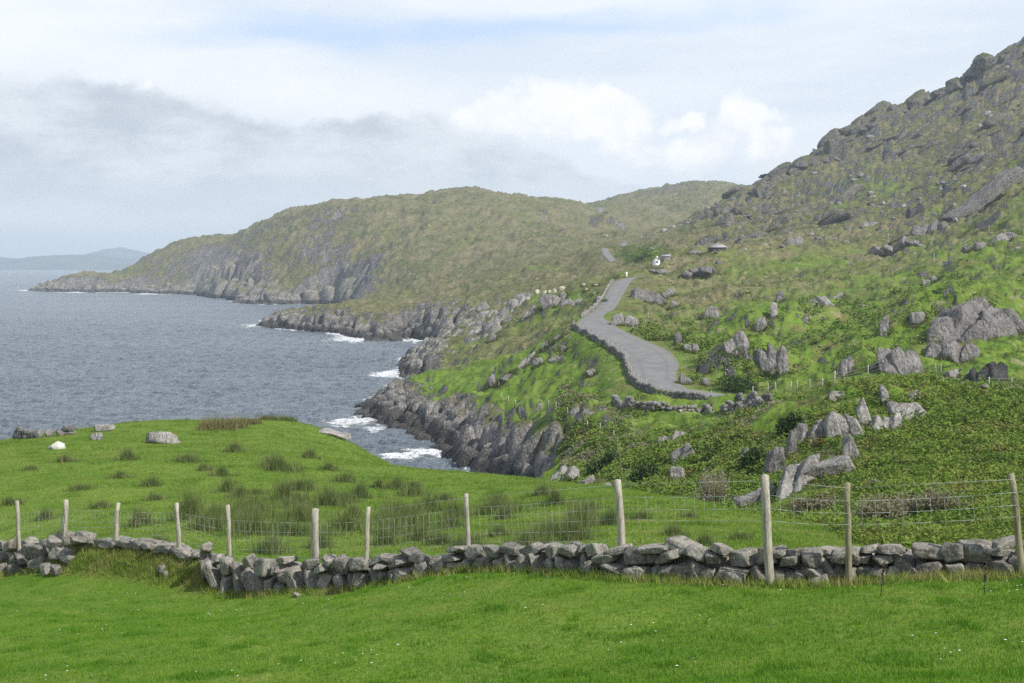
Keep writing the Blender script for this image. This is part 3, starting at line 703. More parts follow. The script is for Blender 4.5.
hm = bpy.data.materials.new('sea_air'); hm.use_nodes = True
h = NT(hm.node_tree); h.n.clear(); ho = h.new('ShaderNodeOutputMaterial'); pv = h.new('ShaderNodeVolumePrincipled')
pv.inputs['Color'].default_value = (.74, .87, 1., 1); pv.inputs['Density'].default_value = 1.4e-4; pv.inputs['Anisotropy'].default_value = 0.
h.l.new(pv.outputs[0], ho.inputs['Volume'])
hx = np.array([[x, y, z] for z in (-8, 262) for y in (-400, 13200) for x in (-13600, 13600)], float)
hz = mesh('haze', hx, np.array([[0, 2, 3, 1], [4, 5, 7, 6], [0, 1, 5, 4], [1, 3, 7, 5], [3, 2, 6, 7], [2, 0, 4, 6]]), hm)
tag(hz, 'pale sea haze between the shore and the far hills', 'haze', kind='stuff')

SC.view_settings.view_transform = 'Standard'; SC.view_settings.look = 'None'
SC.view_settings.exposure = .2; SC.view_settings.gamma = 1
SC.cycles.use_denoising = False
SC.cycles.max_bounces = 5; SC.cycles.diffuse_bounces = 3; SC.cycles.glossy_bounces = 2; SC.cycles.transmission_bounces = 3; SC.cycles.volume_bounces = 0
SC.cycles.caustics_reflective = False; SC.cycles.caustics_refractive = False
# ------------------------------------------------------------------ roads
def road_mesh(name, RL, RR, drop_pts, m=9):
    f = np.linspace(0, 1, m)
    P = RL[:, None, :] * (1 - f[None, :, None]) + RR[:, None, :] * f[None, :, None]
    crown = .05 * (1 - (2 * f - 1) ** 2)
    P[..., 2] += crown[None]
    k = len(RL); i = np.arange(k * m, dtype=np.int32).reshape(k, m)
    e = np.broadcast_to(np.abs(2 * f - 1)[None], (k, m)); t = np.broadcast_to(np.exp(-((np.abs(2 * f - 1) - .5) / .2) ** 2)[None], (k, m))
    o = mesh(name, P.reshape(-1, 3), np.stack([i[:-1, :-1], i[:-1, 1:], i[1:, 1:], i[1:, :-1]], -1).reshape(-1, 4), M_ROAD, smooth=True, attrs=dict(edge=e.ravel(), track=t.ravel()))
    return tag(o, kind='structure')
road_mesh('road', RL, RR, .1)
for fr in (FR1, FR2, FR3): road_mesh('road', fr[0], fr[1], .2)

# ------------------------------------------------------------------ stones and rocks
def ico(sub):
    bm = bmesh.new(); bmesh.ops.create_icosphere(bm, subdivisions=sub, radius=1)
    v = np.array([x.co[:] for x in bm.verts]); f = np.array([[q.index for q in x.verts] for x in bm.faces]); bm.free()
    return v / np.linalg.norm(v, axis=1)[:, None], f
ICO = {k: ico(k) for k in (1, 2, 3, 4, 5)}

def stone(r, dims, sub=3, planes=13, rough=.03, lo=.62, boxy=.0, freq=2.2):
    """angular stone: a sphere cut by random planes, then roughened; fits roughly in dims"""
    d, f = ICO[sub]
    nrm = r.normal(size=(planes, 3)); nrm /= np.linalg.norm(nrm, axis=1)[:, None]; hh = r.uniform(lo * .82, .95, planes)
    if boxy:
        bx = np.array([[1, 0, 0], [-1, 0, 0], [0, 1, 0], [0, -1, 0], [0, 0, 1], [0, 0, -1]], float) + r.normal(size=(6, 3)) * (1 - boxy) * .4
        bx /= np.linalg.norm(bx, axis=1)[:, None]
        nrm = np.concatenate([nrm, bx]); hh = np.concatenate([np.maximum(hh, .82), r.uniform(.6, .72, 6)])
    dt = d @ nrm.T
    rr = np.where(dt > .08, hh / np.maximum(dt, .08), 9).min(1)
    # soften the cut edges a little
    p = -70.0
    rr = (np.where(dt > .08, (hh / np.maximum(dt, .08)) ** p, 0).sum(1) + 1.12 ** p) ** (1 / p)
    off = r.uniform(-50, 50, 3)
    rr = rr * (1 + rough * 1.0 * perlin3(d * freq + off) + rough * 1.1 * perlin3(d * freq * 3.1 + off) + rough * .6 * perlin3(d * freq * 7 + off))
    v = d * rr[:, None]
    v /= np.abs(v).max(0)
    return v * (np.asarray(dims) / 2), f

def rot(rx, ry, rz): return np.array(Euler((rx, ry, rz)).to_matrix())
def joinp(parts):
    vs, fs, k = [], [], 0
    for v, f in parts: vs.append(v); fs.append(f + k); k += len(v)
    return np.concatenate(vs), np.concatenate(fs)

# ------------------------------------------------------------------ the near wall: every stone by itself
PATH = np.stack([wp[:, 0], wp[:, 1]], 1)
def along(px):                         # a point of the wall path under a pixel column
    Y = float(np.interp(px, wp[:, 2], wp[:, 1])); return np.array([float(ray(px, 575)[0]) * Y, Y])
def tangent(px):
    d = along(px + 8) - along(px - 8); return d / np.linalg.norm(d)
wall_main = empty('dry_stone_wall', (*along(620), float(z_at(*along(620)))))
tag(wall_main, 'long tumbledown grey dry stone wall crossing the near grass under the wire fence', 'stone wall')
wall_left = empty('dry_stone_wall', (*along(60), float(z_at(*along(60)))))
tag(wall_left, 'low run of dry stones at the far left, capping a mossy grass bank', 'stone wall')
rs = np.random.default_rng(41)
queue = {id(wall_main): [], id(wall_left): []}
fill = {id(wall_main): [], id(wall_left): []}
def put_stone(parent, px, hgt, dims, leanx, leany, yaw, off=0., front=True, boxy=.55, sub=3):
    p = along(px); t = tangent(px); nrm = np.array([t[1], -t[0]])
    if nrm[1] > 0: nrm = -nrm
    p = p + nrm * off
    v, f = stone(rs, dims, sub + (1 if front and max(dims) > .3 else 0), 9, .05, .5, boxy)
    R = rot(leanx, leany, math.atan2(t[1], t[0]) + yaw)
    v = v @ R.T
    z = float(z_at(*p)) + hgt
    loc = np.array([p[0], p[1], z])
    k = id(parent)
    if front: queue[k].append((dims[0] * dims[2], v, f, loc))
    else: fill[k].append((v + loc - np.array(parent.location), f))
topline = lambda px: np.interp(px, [180, 205, 240, 300, 380, 410, 470, 520, 600, 650, 700, 800, 830, 900, 1000, 1060], [556, 557, 554, 556, 554, 552, 546, 543, 541, 537, 540, 544, 539, 541, 540, 538])
def wall_run(parent, px0, px1, flatprob, rounded=False):
    px = px0
    while px < px1:
        Y = np.interp(px, wp[:, 2], wp[:, 1]); k = F / Y
        g = np.interp(px, wp[:, 2], [b for _, b, _ in WALLP])
        H = max(.34, (g - topline(px)) / k) * rs.uniform(.93, 1.05)
        if rs.random() < flatprob:              # one thick block with one or two flat ones on it
            w = rs.uniform(.22, .44); h1 = H * rs.uniform(.46, .6)
            if rs.random() < .45:               # split the lower block in two or stack two thin ones
                if rs.random() < .5:
                    for sx in (-.25, .27): put_stone(parent, px + w * k * (.5 + sx), h1 * .5 - .02, (w * .58, rs.uniform(.28, .4), h1 * rs.uniform(.95, 1.2)), rs.normal(0, .12), rs.normal(-.1, .2), rs.normal(0, .25), rs.uniform(-.03, .08))
                else:
                    for sz in (.25, .75): put_stone(parent, px + w * k * (.5 + rs.normal(0, .1)), h1 * sz - .02, (w * rs.uniform(.95, 1.2), rs.uniform(.28, .42), h1 * .6), rs.normal(0, .1), rs.normal(0, .14), rs.normal(0, .25), rs.uniform(-.04, .09))
            else: put_stone(parent, px + w * k / 2, h1 * .5 - .02, (w * 1.06, rs.uniform(.3, .42), h1 * 1.12), rs.normal(0, .12), rs.normal(-.08, .18), rs.normal(0, .25), rs.uniform(-.03, .08))
            w2 = w * rs.uniform(1.0, 1.45)
            if rs.random() < .5: put_stone(parent, px + w * k / 2, h1 + (H - h1) * .5 - .02, (w2, rs.uniform(.34, .5), (H - h1) * 1.2), rs.normal(0, .1), rs.normal(-.05, .16), rs.normal(0, .25), rs.uniform(-.03, .08))
            else:
                put_stone(parent, px + w * k * .35, h1 + (H - h1) * .32, (w2 * .85, rs.uniform(.3, .46), (H - h1) * .62), rs.normal(0, .1), rs.normal(-.08, .15), rs.normal(0, .25), rs.uniform(-.03, .08))
                put_stone(parent, px + w * k * .6, h1 + (H - h1) * .82, (w2, rs.uniform(.3, .46), (H - h1) * .58), rs.normal(0, .1), rs.normal(-.08, .18), rs.normal(0, .25), rs.uniform(-.1, .04))
        else:                                    # slabs leaning on each other, smaller ones wedged on top
            w = rs.uniform(.13, .33); hh = H * rs.uniform(.55, .95); lean = rs.normal(-.42, .24)
            put_stone(parent, px + w * k / 2, hh * .44 - .03, (w * 1.0, rs.uniform(.26, .42), hh * 1.15), rs.normal(-.15, .12), lean, rs.normal(0, .3), rs.uniform(-.04, .10))
            if hh < .82 * H or rs.random() < .35:
                h2 = max(H - hh * .85, .10) * rs.uniform(1., 1.3)
                put_stone(parent, px + w * k * rs.uniform(.2, .9), H - h2 * .45, (rs.uniform(.24, .48), rs.uniform(.25, .4), h2), rs.normal(0, .15), rs.normal(-.2, .25), rs.normal(0, .35), rs.uniform(-.10, .06))
        # hidden core behind
        put_stone(parent, px + w * k / 2, H * .36, (w * 1.25, .42, H * .86), 0, rs.normal(0, .1), 0, -.26, False, .5, 2)
        px += w * k * .90
wall_run(wall_main, 203, 395, .30)
wall_run(wall_main, 395, 640, .30)
wall_run(wall_main, 640, 800, .34)
wall_run(wall_main, 800, 1075, .62)
# left stretch: two rough courses, thinning out to a row of flat caps on the bank
px = -60
while px < 66:
    Y = np.interp(px, wp[:, 2], wp[:, 1]); k = F / Y
    H = np.interp(px, [-60, 0, 30, 66], [.85, .80, .62, .42])
    w = rs.uniform(.30, .50)
    for q in range(3 if H > .7 else 2):
        h1 = H / (3 if H > .7 else 2)
        put_stone(wall_left, px + w * k * (.5 + rs.uniform(-.3, .3)), h1 * (q + .5), (w * rs.uniform(1.0, 1.45), .42, h1 * 1.25), rs.normal(0, .12), rs.normal(0, .25), rs.normal(0, .2), rs.uniform(-.05, .08) - .08 * q)
    put_stone(wall_left, px + w * k / 2, H * .4, (w * 1.3, .4, H * .8), 0, 0, 0, -.3, False, .5, 2)
    px += w * k * .92
for px in (72, 80, 91, 99, 108, 118, 128, 131, 141, 150, 157, 165, 176, 188, 196, 201):
    Y = np.interp(px, wp[:, 2], wp[:, 1])
    for off in ((-.52, -.32) if px < 140 else (-.5, -.3)):
        p = along(px); t = tangent(px); nrm = np.array([t[1], -t[0]]); nrm = -nrm if nrm[1] > 0 else nrm; q = p + nrm * off
        dz = float(z_at(*q)) - float(z_at(*p))
        put_stone(wall_left, px + rs.uniform(-3, 3), .06 + (.09 if off < -.4 else 0), (rs.uniform(.30, .60), .4, rs.uniform(.14, .24)), rs.normal(0, .1), rs.normal(0, .12), rs.normal(0, .2), off)
for (px, off, w, h) in ((166, .1, .22, .2), (172, .15, .16, .14), (70, .35, .34, .3), (58, .3, .3, .34), (820, .22, .34, .16), (742, .25, .3, .22), (316, .45, .16, .08)):
    put_stone(wall_left if px < 180 else wall_main, px, h * .4, (w, w * .8, h), rs.normal(0, .1), rs.normal(0, .2), 0, off)
for par in (wall_main, wall_left):
    for i, (_, v, f, loc) in enumerate(sorted(queue[id(par)], key=lambda e: -e[0])):
        if i < 100:
            o = mesh('stone', v, f, R_WALL, par); o.location = Vector(loc) - par.location
        else: fill[id(par)].append((v + loc - np.array(par.location), f))
    v, f = joinp(fill[id(par)]); tag(mesh('inner_stones', v, f, R_WALL, par), kind='stuff')

# ------------------------------------------------------------------ wire fence on wooden posts
def bar(p0, p1, r0, r1, seg=8, rings=5, wob=.0, r=rs):
    p0, p1 = np.array(p0, float), np.array(p1, float); ax = p1 - p0; Ln = np.linalg.norm(ax); ax = ax / Ln
    a = np.cross(ax, [0, 1, 0.01]); a /= np.linalg.norm(a); b = np.cross(ax, a)
    th = np.linspace(0, 2 * np.pi, seg, endpoint=False); V = []
    rad = 1 + r.normal(size=seg) * .08
    for i in range(rings):
        f = i / (rings - 1); c = p0 + (p1 - p0) * f + (a * r.normal() + b * r.normal()) * wob
        V.append(c + (np.cos(th)[:, None] * a + np.sin(th)[:, None] * b) * ((r0 + (r1 - r0) * f) * rad * (1 + r.normal(size=seg) * .03))[:, None])
    V.append((p0)[None]); V.append((p1 + ax * r1 * .25)[None]); V = np.concatenate(V)
    q = [[i * seg + j, i * seg + (j + 1) % seg, (i + 1) * seg + (j + 1) % seg, (i + 1) * seg + j] for i in range(rings - 1) for j in range(seg)]
    t = [[rings * seg, (j + 1) % seg, j] for j in range(seg)] + [[rings * seg + 1, (rings - 1) * seg + j, (rings - 1) * seg + (j + 1) % seg] for j in range(seg)]
    return V, q, t
def fuse(bars):
    vs, qs, ts, k = [], [], [], 0
    for V, q, t in bars:
        vs.append(V); qs.append(np.array(q) + k); ts.append(np.array(t) + k); k += len(V)
    return np.concatenate(vs), [np.concatenate(qs), np.concatenate(ts)]

POSTS = [(-42, 500, -40, 4.5, .5, 0), (17, 501, 20, 4, .5, 0), (66, 500, 63, 6, .45, 0), (118, 503, 115, 4.5, .6, 0), (177, 503, 180, 4.5, .6, 0), (228, 505, 231, 4.5, .55, 0), (315, 509, 314, 7.5, .45, 0), (368, 507, 365, 5, .45, 0),
         (466, 494, 470, 5, .45, 0), (617.5, 480, 624, 8.5, .42, 0), (765, 475, 770, 8, -.36, 0), (847, 483, 850, 6.5, -.34, 1), (1012, 474, 1024, 7, -.30, 1), (1120, 470, 1118, 7, -.3, 1)]
fence = empty('wire_fence', (*along(466), float(z_at(*along(466)))))
tag(fence, 'stock wire fence on weathered wooden posts along the near stone wall', 'wire fence')
FO = np.array(fence.location); tops, foots = [], []
for (xt, yt, xb, wpx, off, green) in POSTS:
    p = along(xb); t = tangent(xb); nrm = np.array([t[1], -t[0]]); nrm = -nrm if nrm[1] > 0 else nrm
    p = p - nrm * off; k = F / p[1]
    sb, _ = ray(xb, 570); st_, tt_ = ray(xt, yt)
    base = np.array([sb * p[1], p[1], float(z_at(sb * p[1], p[1])) - .15]); top_ = np.array([st_ * p[1], p[1], CAMZ + tt_ * p[1]])
    V, q, tr = bar(base - FO, top_ - FO, wpx / k / 2 * 1.05, wpx / k / 2 * .95, 9, 7, .006)
    o = mesh('post', V, [q, tr], M_WOOD_GREEN if green else M_WOOD, fence, smooth=False)
    base[2] += .15; tops.append(top_); foots.append(base)
tops, foots = np.array(tops), np.array(foots)
def wire_pts(h):          # height along each post, metres from the foot
    P = []
    for a, b in zip(foots, tops):
        d = (b - a); P.append(a + d * h + np.array([0, -.05, 0]))
    return np.array(P)
bars_ = []
for h in (.16, .27, .38, .49, .60, .71, .83):
    P = wire_pts(h)
    for q_, (a, b) in enumerate(zip(P[:-1], P[1:])):
        if q_ >= 9 and h < .5: continue
        n_ = 4; sag = np.array([0, 0, -.02])
        pts_ = [a + (b - a) * f + sag * 4 * f * (1 - f) for f in np.linspace(0, 1, n_ + 1)]
        for c0, c1 in zip(pts_[:-1], pts_[1:]): bars_.append(bar(c0 - FO, c1 - FO, .0021, .0021, 4, 2))
lo_, hi_ = wire_pts(.10), wire_pts(.83); lo_[10:] = wire_pts(.49)[10:]; lo_[9] = wire_pts(.3)[9]
for a0, a1, b0, b1 in zip(lo_[:-1], lo_[1:], hi_[:-1], hi_[1:]):
    nst = max(2, int(np.linalg.norm(a1 - a0) / .17))
    for f in np.arange(1, nst) / nst:
        bars_.append(bar(a0 + (a1 - a0) * f - FO, b0 + (b1 - b0) * f - FO + np.array([0, 0, -.08 * f * (1 - f)]), 0.0016, .0016, 3, 2))
v, f = fuse(bars_); mesh('wire_netting', v, f, M_WIRE, fence)
bars_ = []
P = wire_pts(.955)
for a, b in zip(P[7:-1], P[8:]):
    bars_.append(bar(a - FO, b - FO, .0018, .0018, 4, 2))
    for f in np.arange(.05, 1, .06): c0 = a + (b - a) * f - FO; bars_.append(bar(c0 + [-.012, 0, -.02], c0 + [.012, 0, .02], .0014, .0014, 3, 2))
v, f = fuse(bars_); mesh('barbed_wire', v, f, M_WIRE, fence)

# ------------------------------------------------------------------ rock outcrops and boulders: (pixel x of base, pixel y of base, width px, height px, slabs, tilt deg, material, category, name, label)
B_, O_ = 'boulder', 'rock_outcrop'
ROCKS = [
 (795, 492, 30, 66, 2, 24, R_PALE, O_, 'tall grey slab leaning right beside the flat pale slab', 'L'),
 (829, 480, 60, 22, 1, -7, R_PALE, B_, 'broad flat pale slab resting over a dark gap on the grass', 'flat'),
 (851, 460, 19, 28, 1, -28, R_PALE, B_, 'pale tilted square block just above the broad flat slab', ''),
 (775, 474, 22, 34, 1, 8, R_GREY, O_, 'dark pointed rock standing left of the tall leaning slab', ''),
 (792, 455, 14, 26, 1, 10, R_GREY, O_, 'narrow dark shaded rock fin between the pointed rock and the leaning slab', ''),
 (816, 442, 40, 34, 3, 16, R_GREY, O_, 'wide cracked grey rock face at the head of the leaning slab', ''),
 (848, 440, 32, 42, 2, -14, R_PALE, O_, 'upright split pale rock above the tilted block', ''),
 (864, 424, 14, 26, 1, -22, R_PALE, O_, 'slim pale rock leaning beside the split rock on the knoll', ''),
 (886, 432, 26, 26, 3, 18, R_PALE, O_, 'row of jagged pale rock teeth in the bracken', ''),
 (909, 418, 26, 26, 2, -10, R_PALE, O_, 'pale twin rock at the right end of the knoll rocks', ''),
 (884, 402, 11, 18, 1, -30, R_GREY, B_, 'small tilted grey block on top of the knoll', ''),
 (914, 400, 14, 9, 1, 5, R_PALE, B_, 'low pale rock lying on the knoll top right of the tilted block', ''),
 (836, 398, 15, 11, 2, 20, R_PALE, B_, 'pale double rock on the grass left of the knoll top', ''),
 (752, 504, 42, 12, 1, -14, R_PALE, B_, 'long low rock slab lying behind the near fence by the white stake', 'flat'),
 (768, 502, 18, 22, 1, 5, R_PALE, B_, 'triangular pale rock beside the long low slab', ''),
 (677, 478, 20, 13, 1, 0, R_PALE, B_, 'pale capped rock with a dark hollow under it at the gully edge', ''),
 (684, 462, 18, 24, 2, -20, R_PALE, O_, 'small pale rock pair above the hollowed rock', ''),
 (674, 443, 24, 18, 2, 15, R_GREY, O_, 'grey rock broken in two below the roadside wall', ''),
 (566, 479, 24, 16, 2, 35, R_PALE, B_, 'pale leaning rocks at the edge of the near field', ''),
 (588, 485, 22, 8, 1, 0, R_PALE, B_, 'flat pale rock beside the leaning rocks at the field edge', ''),
 (607, 488, 14, 5, 1, 0, R_PALE, B_, 'small flat pale rock left of the tall near post', ''),
 (745, 462, 14, 14, 1, 40, R_GREY, B_, 'small brown grey rock half hidden in bracken left of the knoll', ''),
 (966, 338, 84, 50, 3, 12, R_GREY, O_, 'huge rounded grey outcrop high on the right slope', 'D'),
 (1000, 334, 54, 44, 3, -24, R_GREY, O_, 'sloping ribbed right shoulder of bedrock beside the huge rounded outcrop', ''),
 (950, 356, 46, 24, 2, 20, R_GREY, O_, 'low pale apron of rock under the huge rounded outcrop', ''),
 (902, 370, 40, 44, 2, -10, R_GREY, O_, 'smooth triangular grey slab above the roadside fence', ''),
 (884, 336, 12, 20, 1, 25, R_GREY, O_, 'narrow rock rib above the triangular slab', ''),
 (916, 322, 20, 14, 1, 0, R_GREY, O_, 'flat grey rock ledge upslope of the triangular slab', ''),
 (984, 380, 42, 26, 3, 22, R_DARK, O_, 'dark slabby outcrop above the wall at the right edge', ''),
 (952, 378, 14, 10, 1, 0, R_GREY, B_, 'small grey rock left of the dark slabby outcrop', ''),
 (846, 374, 15, 26, 2, 12, R_GREY, O_, 'upright grey rock pair left of the triangular slab', ''),
 (874, 371, 12, 8, 1, 0, R_GREY, B_, 'low grey boulder touching the foot of the triangular slab', ''),
 (772, 366, 20, 38, 2, -14, R_GREY, O_, 'tall dark fissured rock face on the hummock above the road', ''),
 (783, 374, 13, 34, 1, -8, R_GREY, O_, 'slender rock pillar right of the tall fissured face', ''),
 (738, 348, 24, 22, 2, -10, R_GREY, O_, 'blocky grey rock on the left side of the hummock', ''),
 (760, 330, 14, 14, 1, 20, R_GREY, O_, 'small grey rib at the middle of the hummock', ''),
 (773, 318, 9, 16, 1, 15, R_PALE, B_, 'small upright oval rock near the hummock top', ''),
 (779, 302, 10, 12, 1, 30, R_GREY, B_, 'grey rock crowning the hummock', ''),
 (822, 306, 24, 26, 3, -28, R_PALE, O_, 'pale leaning rock sheets on the right top of the hummock', ''),
 (838, 300, 12, 9, 1, -25, R_PALE, B_, 'single pale rock right of the leaning rock sheets', ''),
 (712, 318, 22, 13, 1, 0, R_GREY, B_, 'square grey boulder alone in pale grass right of the road', ''),
 (692, 352, 14, 22, 2, 8, R_GREY, O_, 'dark upright rock right of the road bend', ''),
 (678, 344, 9, 12, 1, 0, R_GREY, B_, 'small dark rock in the verge at the road bend', ''),
 (685, 384, 14, 16, 2, 10, R_GREY, O_, 'grey rock at the left end of the grassy mound by the road', ''),
 (702, 374, 14, 11, 1, 0, R_DARK, O_, 'dark rock patch high on the grassy mound', ''),
 (706, 386, 10, 10, 1, -10, R_GREY, B_, 'small pale grey rock at the foot of the grassy mound', ''),
 (648, 300, 28, 17, 3, 14, R_GREY, O_, 'lumpy grey rock right of the upper road', ''),
 (668, 296, 16, 9, 1, 0, R_GREY, B_, 'low grey rock right of the lumpy roadside rock', ''),
 (623, 325, 20, 17, 2, 8, R_GREY, O_, 'rough grey rock inside the road bend', ''),
 (634, 326, 10, 9, 1, 0, R_PALE, B_, 'pale boulder beside the rough rock inside the road bend', ''),
 (674, 308, 8, 8, 1, 20, R_PALE, B_, 'small pale rock in the grass between the lumpy rock and the square boulder', ''),
 (659, 273, 16, 5, 2, 0, R_GREY, O_, 'grey rocks just below the white cottage', ''),
 (700, 275, 34, 8, 3, 6, R_GREY, O_, 'long low rock shelf below the stone hut', ''),
 (795, 243, 16, 11, 2, 20, R_GREY, B_, 'grey boulder pair alone on the open slope right of the stone hut', ''),
 (694, 254, 14, 5, 1, 0, R_GREY, B_, 'small rock shelf between the cottage and the stone hut', ''),
 (895, 252, 48, 10, 4, 18, R_GREY, O_, 'stepped rock rib climbing right in the middle of the hillside', ''),
 (927, 232, 34, 14, 3, 24, R_GREY, O_, 'upper end of the stepped rock rib on the hillside', ''),
 (985, 208, 84, 30, 1, -30, R_GREY, O_, 'long smooth whaleback slab climbing to the right edge', 'W'),
 (984, 228, 40, 8, 1, -36, R_DARK, O_, 'dark shaded slab under the long whaleback', 'W'),  # slab's shade is put into its colour by the dark rock material
 (990, 199, 13, 5, 1, -15, R_PALE, B_, 'small pale rock perched beside the whaleback slab', ''),
 (975, 250, 22, 9, 2, 10, R_GREY, O_, 'grey ledge below the dark shaded slab', ''),
 (1004, 240, 22, 12, 2, -30, R_GREY, O_, 'angled rock rib at the right edge below the whaleback', ''),
 (968, 165, 30, 9, 2, -28, R_GREY, O_, 'pale rock ridge end above the whaleback slab', ''),
 (868, 226, 14, 10, 2, 0, R_GREY, B_, 'grey rock with a shaded side on the upper slope', ''),
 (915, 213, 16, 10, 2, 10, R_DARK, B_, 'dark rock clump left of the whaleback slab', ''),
 (932, 283, 18, 8, 2, 15, R_GREY, O_, 'grey rock band above the huge rounded outcrop', ''),
 (556, 304, 26, 17, 3, -12, R_GREY, O_, 'broad grey outcrop left of the upper road', ''),
 (572, 305, 18, 12, 2, -10, R_GREY, O_, 'right half of rough rocks between the broad outcrop and the road', ''),
 (530, 316, 14, 15, 2, 22, R_GREY, O_, 'ragged dark rock left of the broad outcrop', ''),
 (599, 302, 10, 7, 1, 0, R_GREY, B_, 'small boulder against the left wall of the upper road', ''),
 (514, 308, 10, 10, 1, 0, R_PALE, O_, 'pale rock at the cliff top far left of the road', ''),
 (496, 330, 12, 12, 1, -10, R_PALE, O_, 'pale rock on the shoulder left of the road', ''),
 (492, 340, 10, 9, 1, 20, R_PALE, B_, 'small pale rock below the shoulder rock', ''),
 (527, 365, 18, 20, 3, 8, R_PALE, O_, 'pale pointed outcrop in the green pasture below the road', ''),
 (538, 366, 9, 16, 2, -15, R_PALE, O_, 'narrow pale rock beside the pointed pasture outcrop', ''),
 (545, 348, 8, 7, 1, 0, R_PALE, B_, 'small pale boulder upslope of the pointed pasture outcrop', ''),
 (557, 340, 10, 5, 1, 0, R_PALE, B_, 'flat pale boulder near the corner of the roadside wall', ''),
 (563, 352, 7, 7, 1, 10, R_GREY, B_, 'little grey boulder right of the pointed pasture outcrop', ''),
 (557, 361, 14, 7, 2, 0, R_GREY, B_, 'low grey boulder pair in the pasture below the wall corner', ''),
 (591, 375, 12, 6, 1, 0, R_GREY, B_, 'grey boulder alone in the pasture left of the lower wall', ''),
 (507, 380, 16, 6, 1, 5, R_PALE, B_, 'flat pale rock on the cliff top pasture', ''),
 (492, 385, 10, 10, 1, -30, R_PALE, B_, 'leaning pale rock at the cliff edge pasture', ''),
 (161, 443, 38, 14, 1, 0, R_WHITE if False else R_PALE, B_, 'large pale streaked boulder on the left headland field', ''),
 (58, 449, 20, 9, 1, 0, R_WHITE, B_, 'smooth white boulder in the grass at far left', 'round'),
 (104, 431, 24, 7, 1, 0, R_PALE, B_, 'flat grey rock slab at the seaward edge of the field', 'flat'),
 (97, 440, 14, 8, 1, 0, R_PALE, B_, 'small grey boulder left of the large streaked boulder', ''),
 (335, 437, 34, 6, 1, 8, R_PALE, B_, 'pale rock breaking the turf at the right end of the headland field', 'flat'),
 (292, 419, 12, 7, 2, 0, R_GREY, B_, 'dark stone heap at the crest of the headland field', ''),
 (140, 416, 8, 4, 1, 0, R_WHITE, B_, 'small white stone on the crest of the headland field', ''),
 (434, 468, 42, 12, 1, 4, R_DARK, B_, 'low black rock lying in the surf of the cove', ''),
 (432, 458, 16, 12, 1, 0, R_DARK, B_, 'small black rock at the foot of the near cliff', ''),
 (876, 494, 17, 11, 1, 10, R_GREY, B_, 'grey rock sunk in scrub right of the flat pale slab', ''),
 (976, 496, 11, 4, 1, 0, R_WHITE, B_, 'small white stone in the bracken near the right edge', ''),
]
CREAM = [(528, 300, 4.5, 3.5, 'farthest left'), (537.5, 293, 5, 3.6, 'second from the left'), (545, 293.5, 4, 3, 'third from the left'), (549.5, 292.5, 4, 3, 'fourth from the left'), (554.5, 293, 6, 4.5, 'brightest'), (561.5, 290, 8, 3.6, 'longest'),
         (563, 296, 5.5, 4.5, 'one on top of the broad outcrop,'), (583.5, 287, 4.5, 4, 'upper one near the road wall,'), (586.5, 291.5, 5, 3.5, 'pinkest'), (596, 286.5, 6, 3.4, 'upper right'), (594.5, 295, 4.5, 3.6, 'lower right')]
for (px, py, w, h, which) in CREAM:
    ROCKS.append((px, py, w, h, 1, 0, R_CREAM, B_, f'{which} of cream rocks dotting green patch left of road', 'c'))
rr_ = np.random.default_rng(77); BASES = []
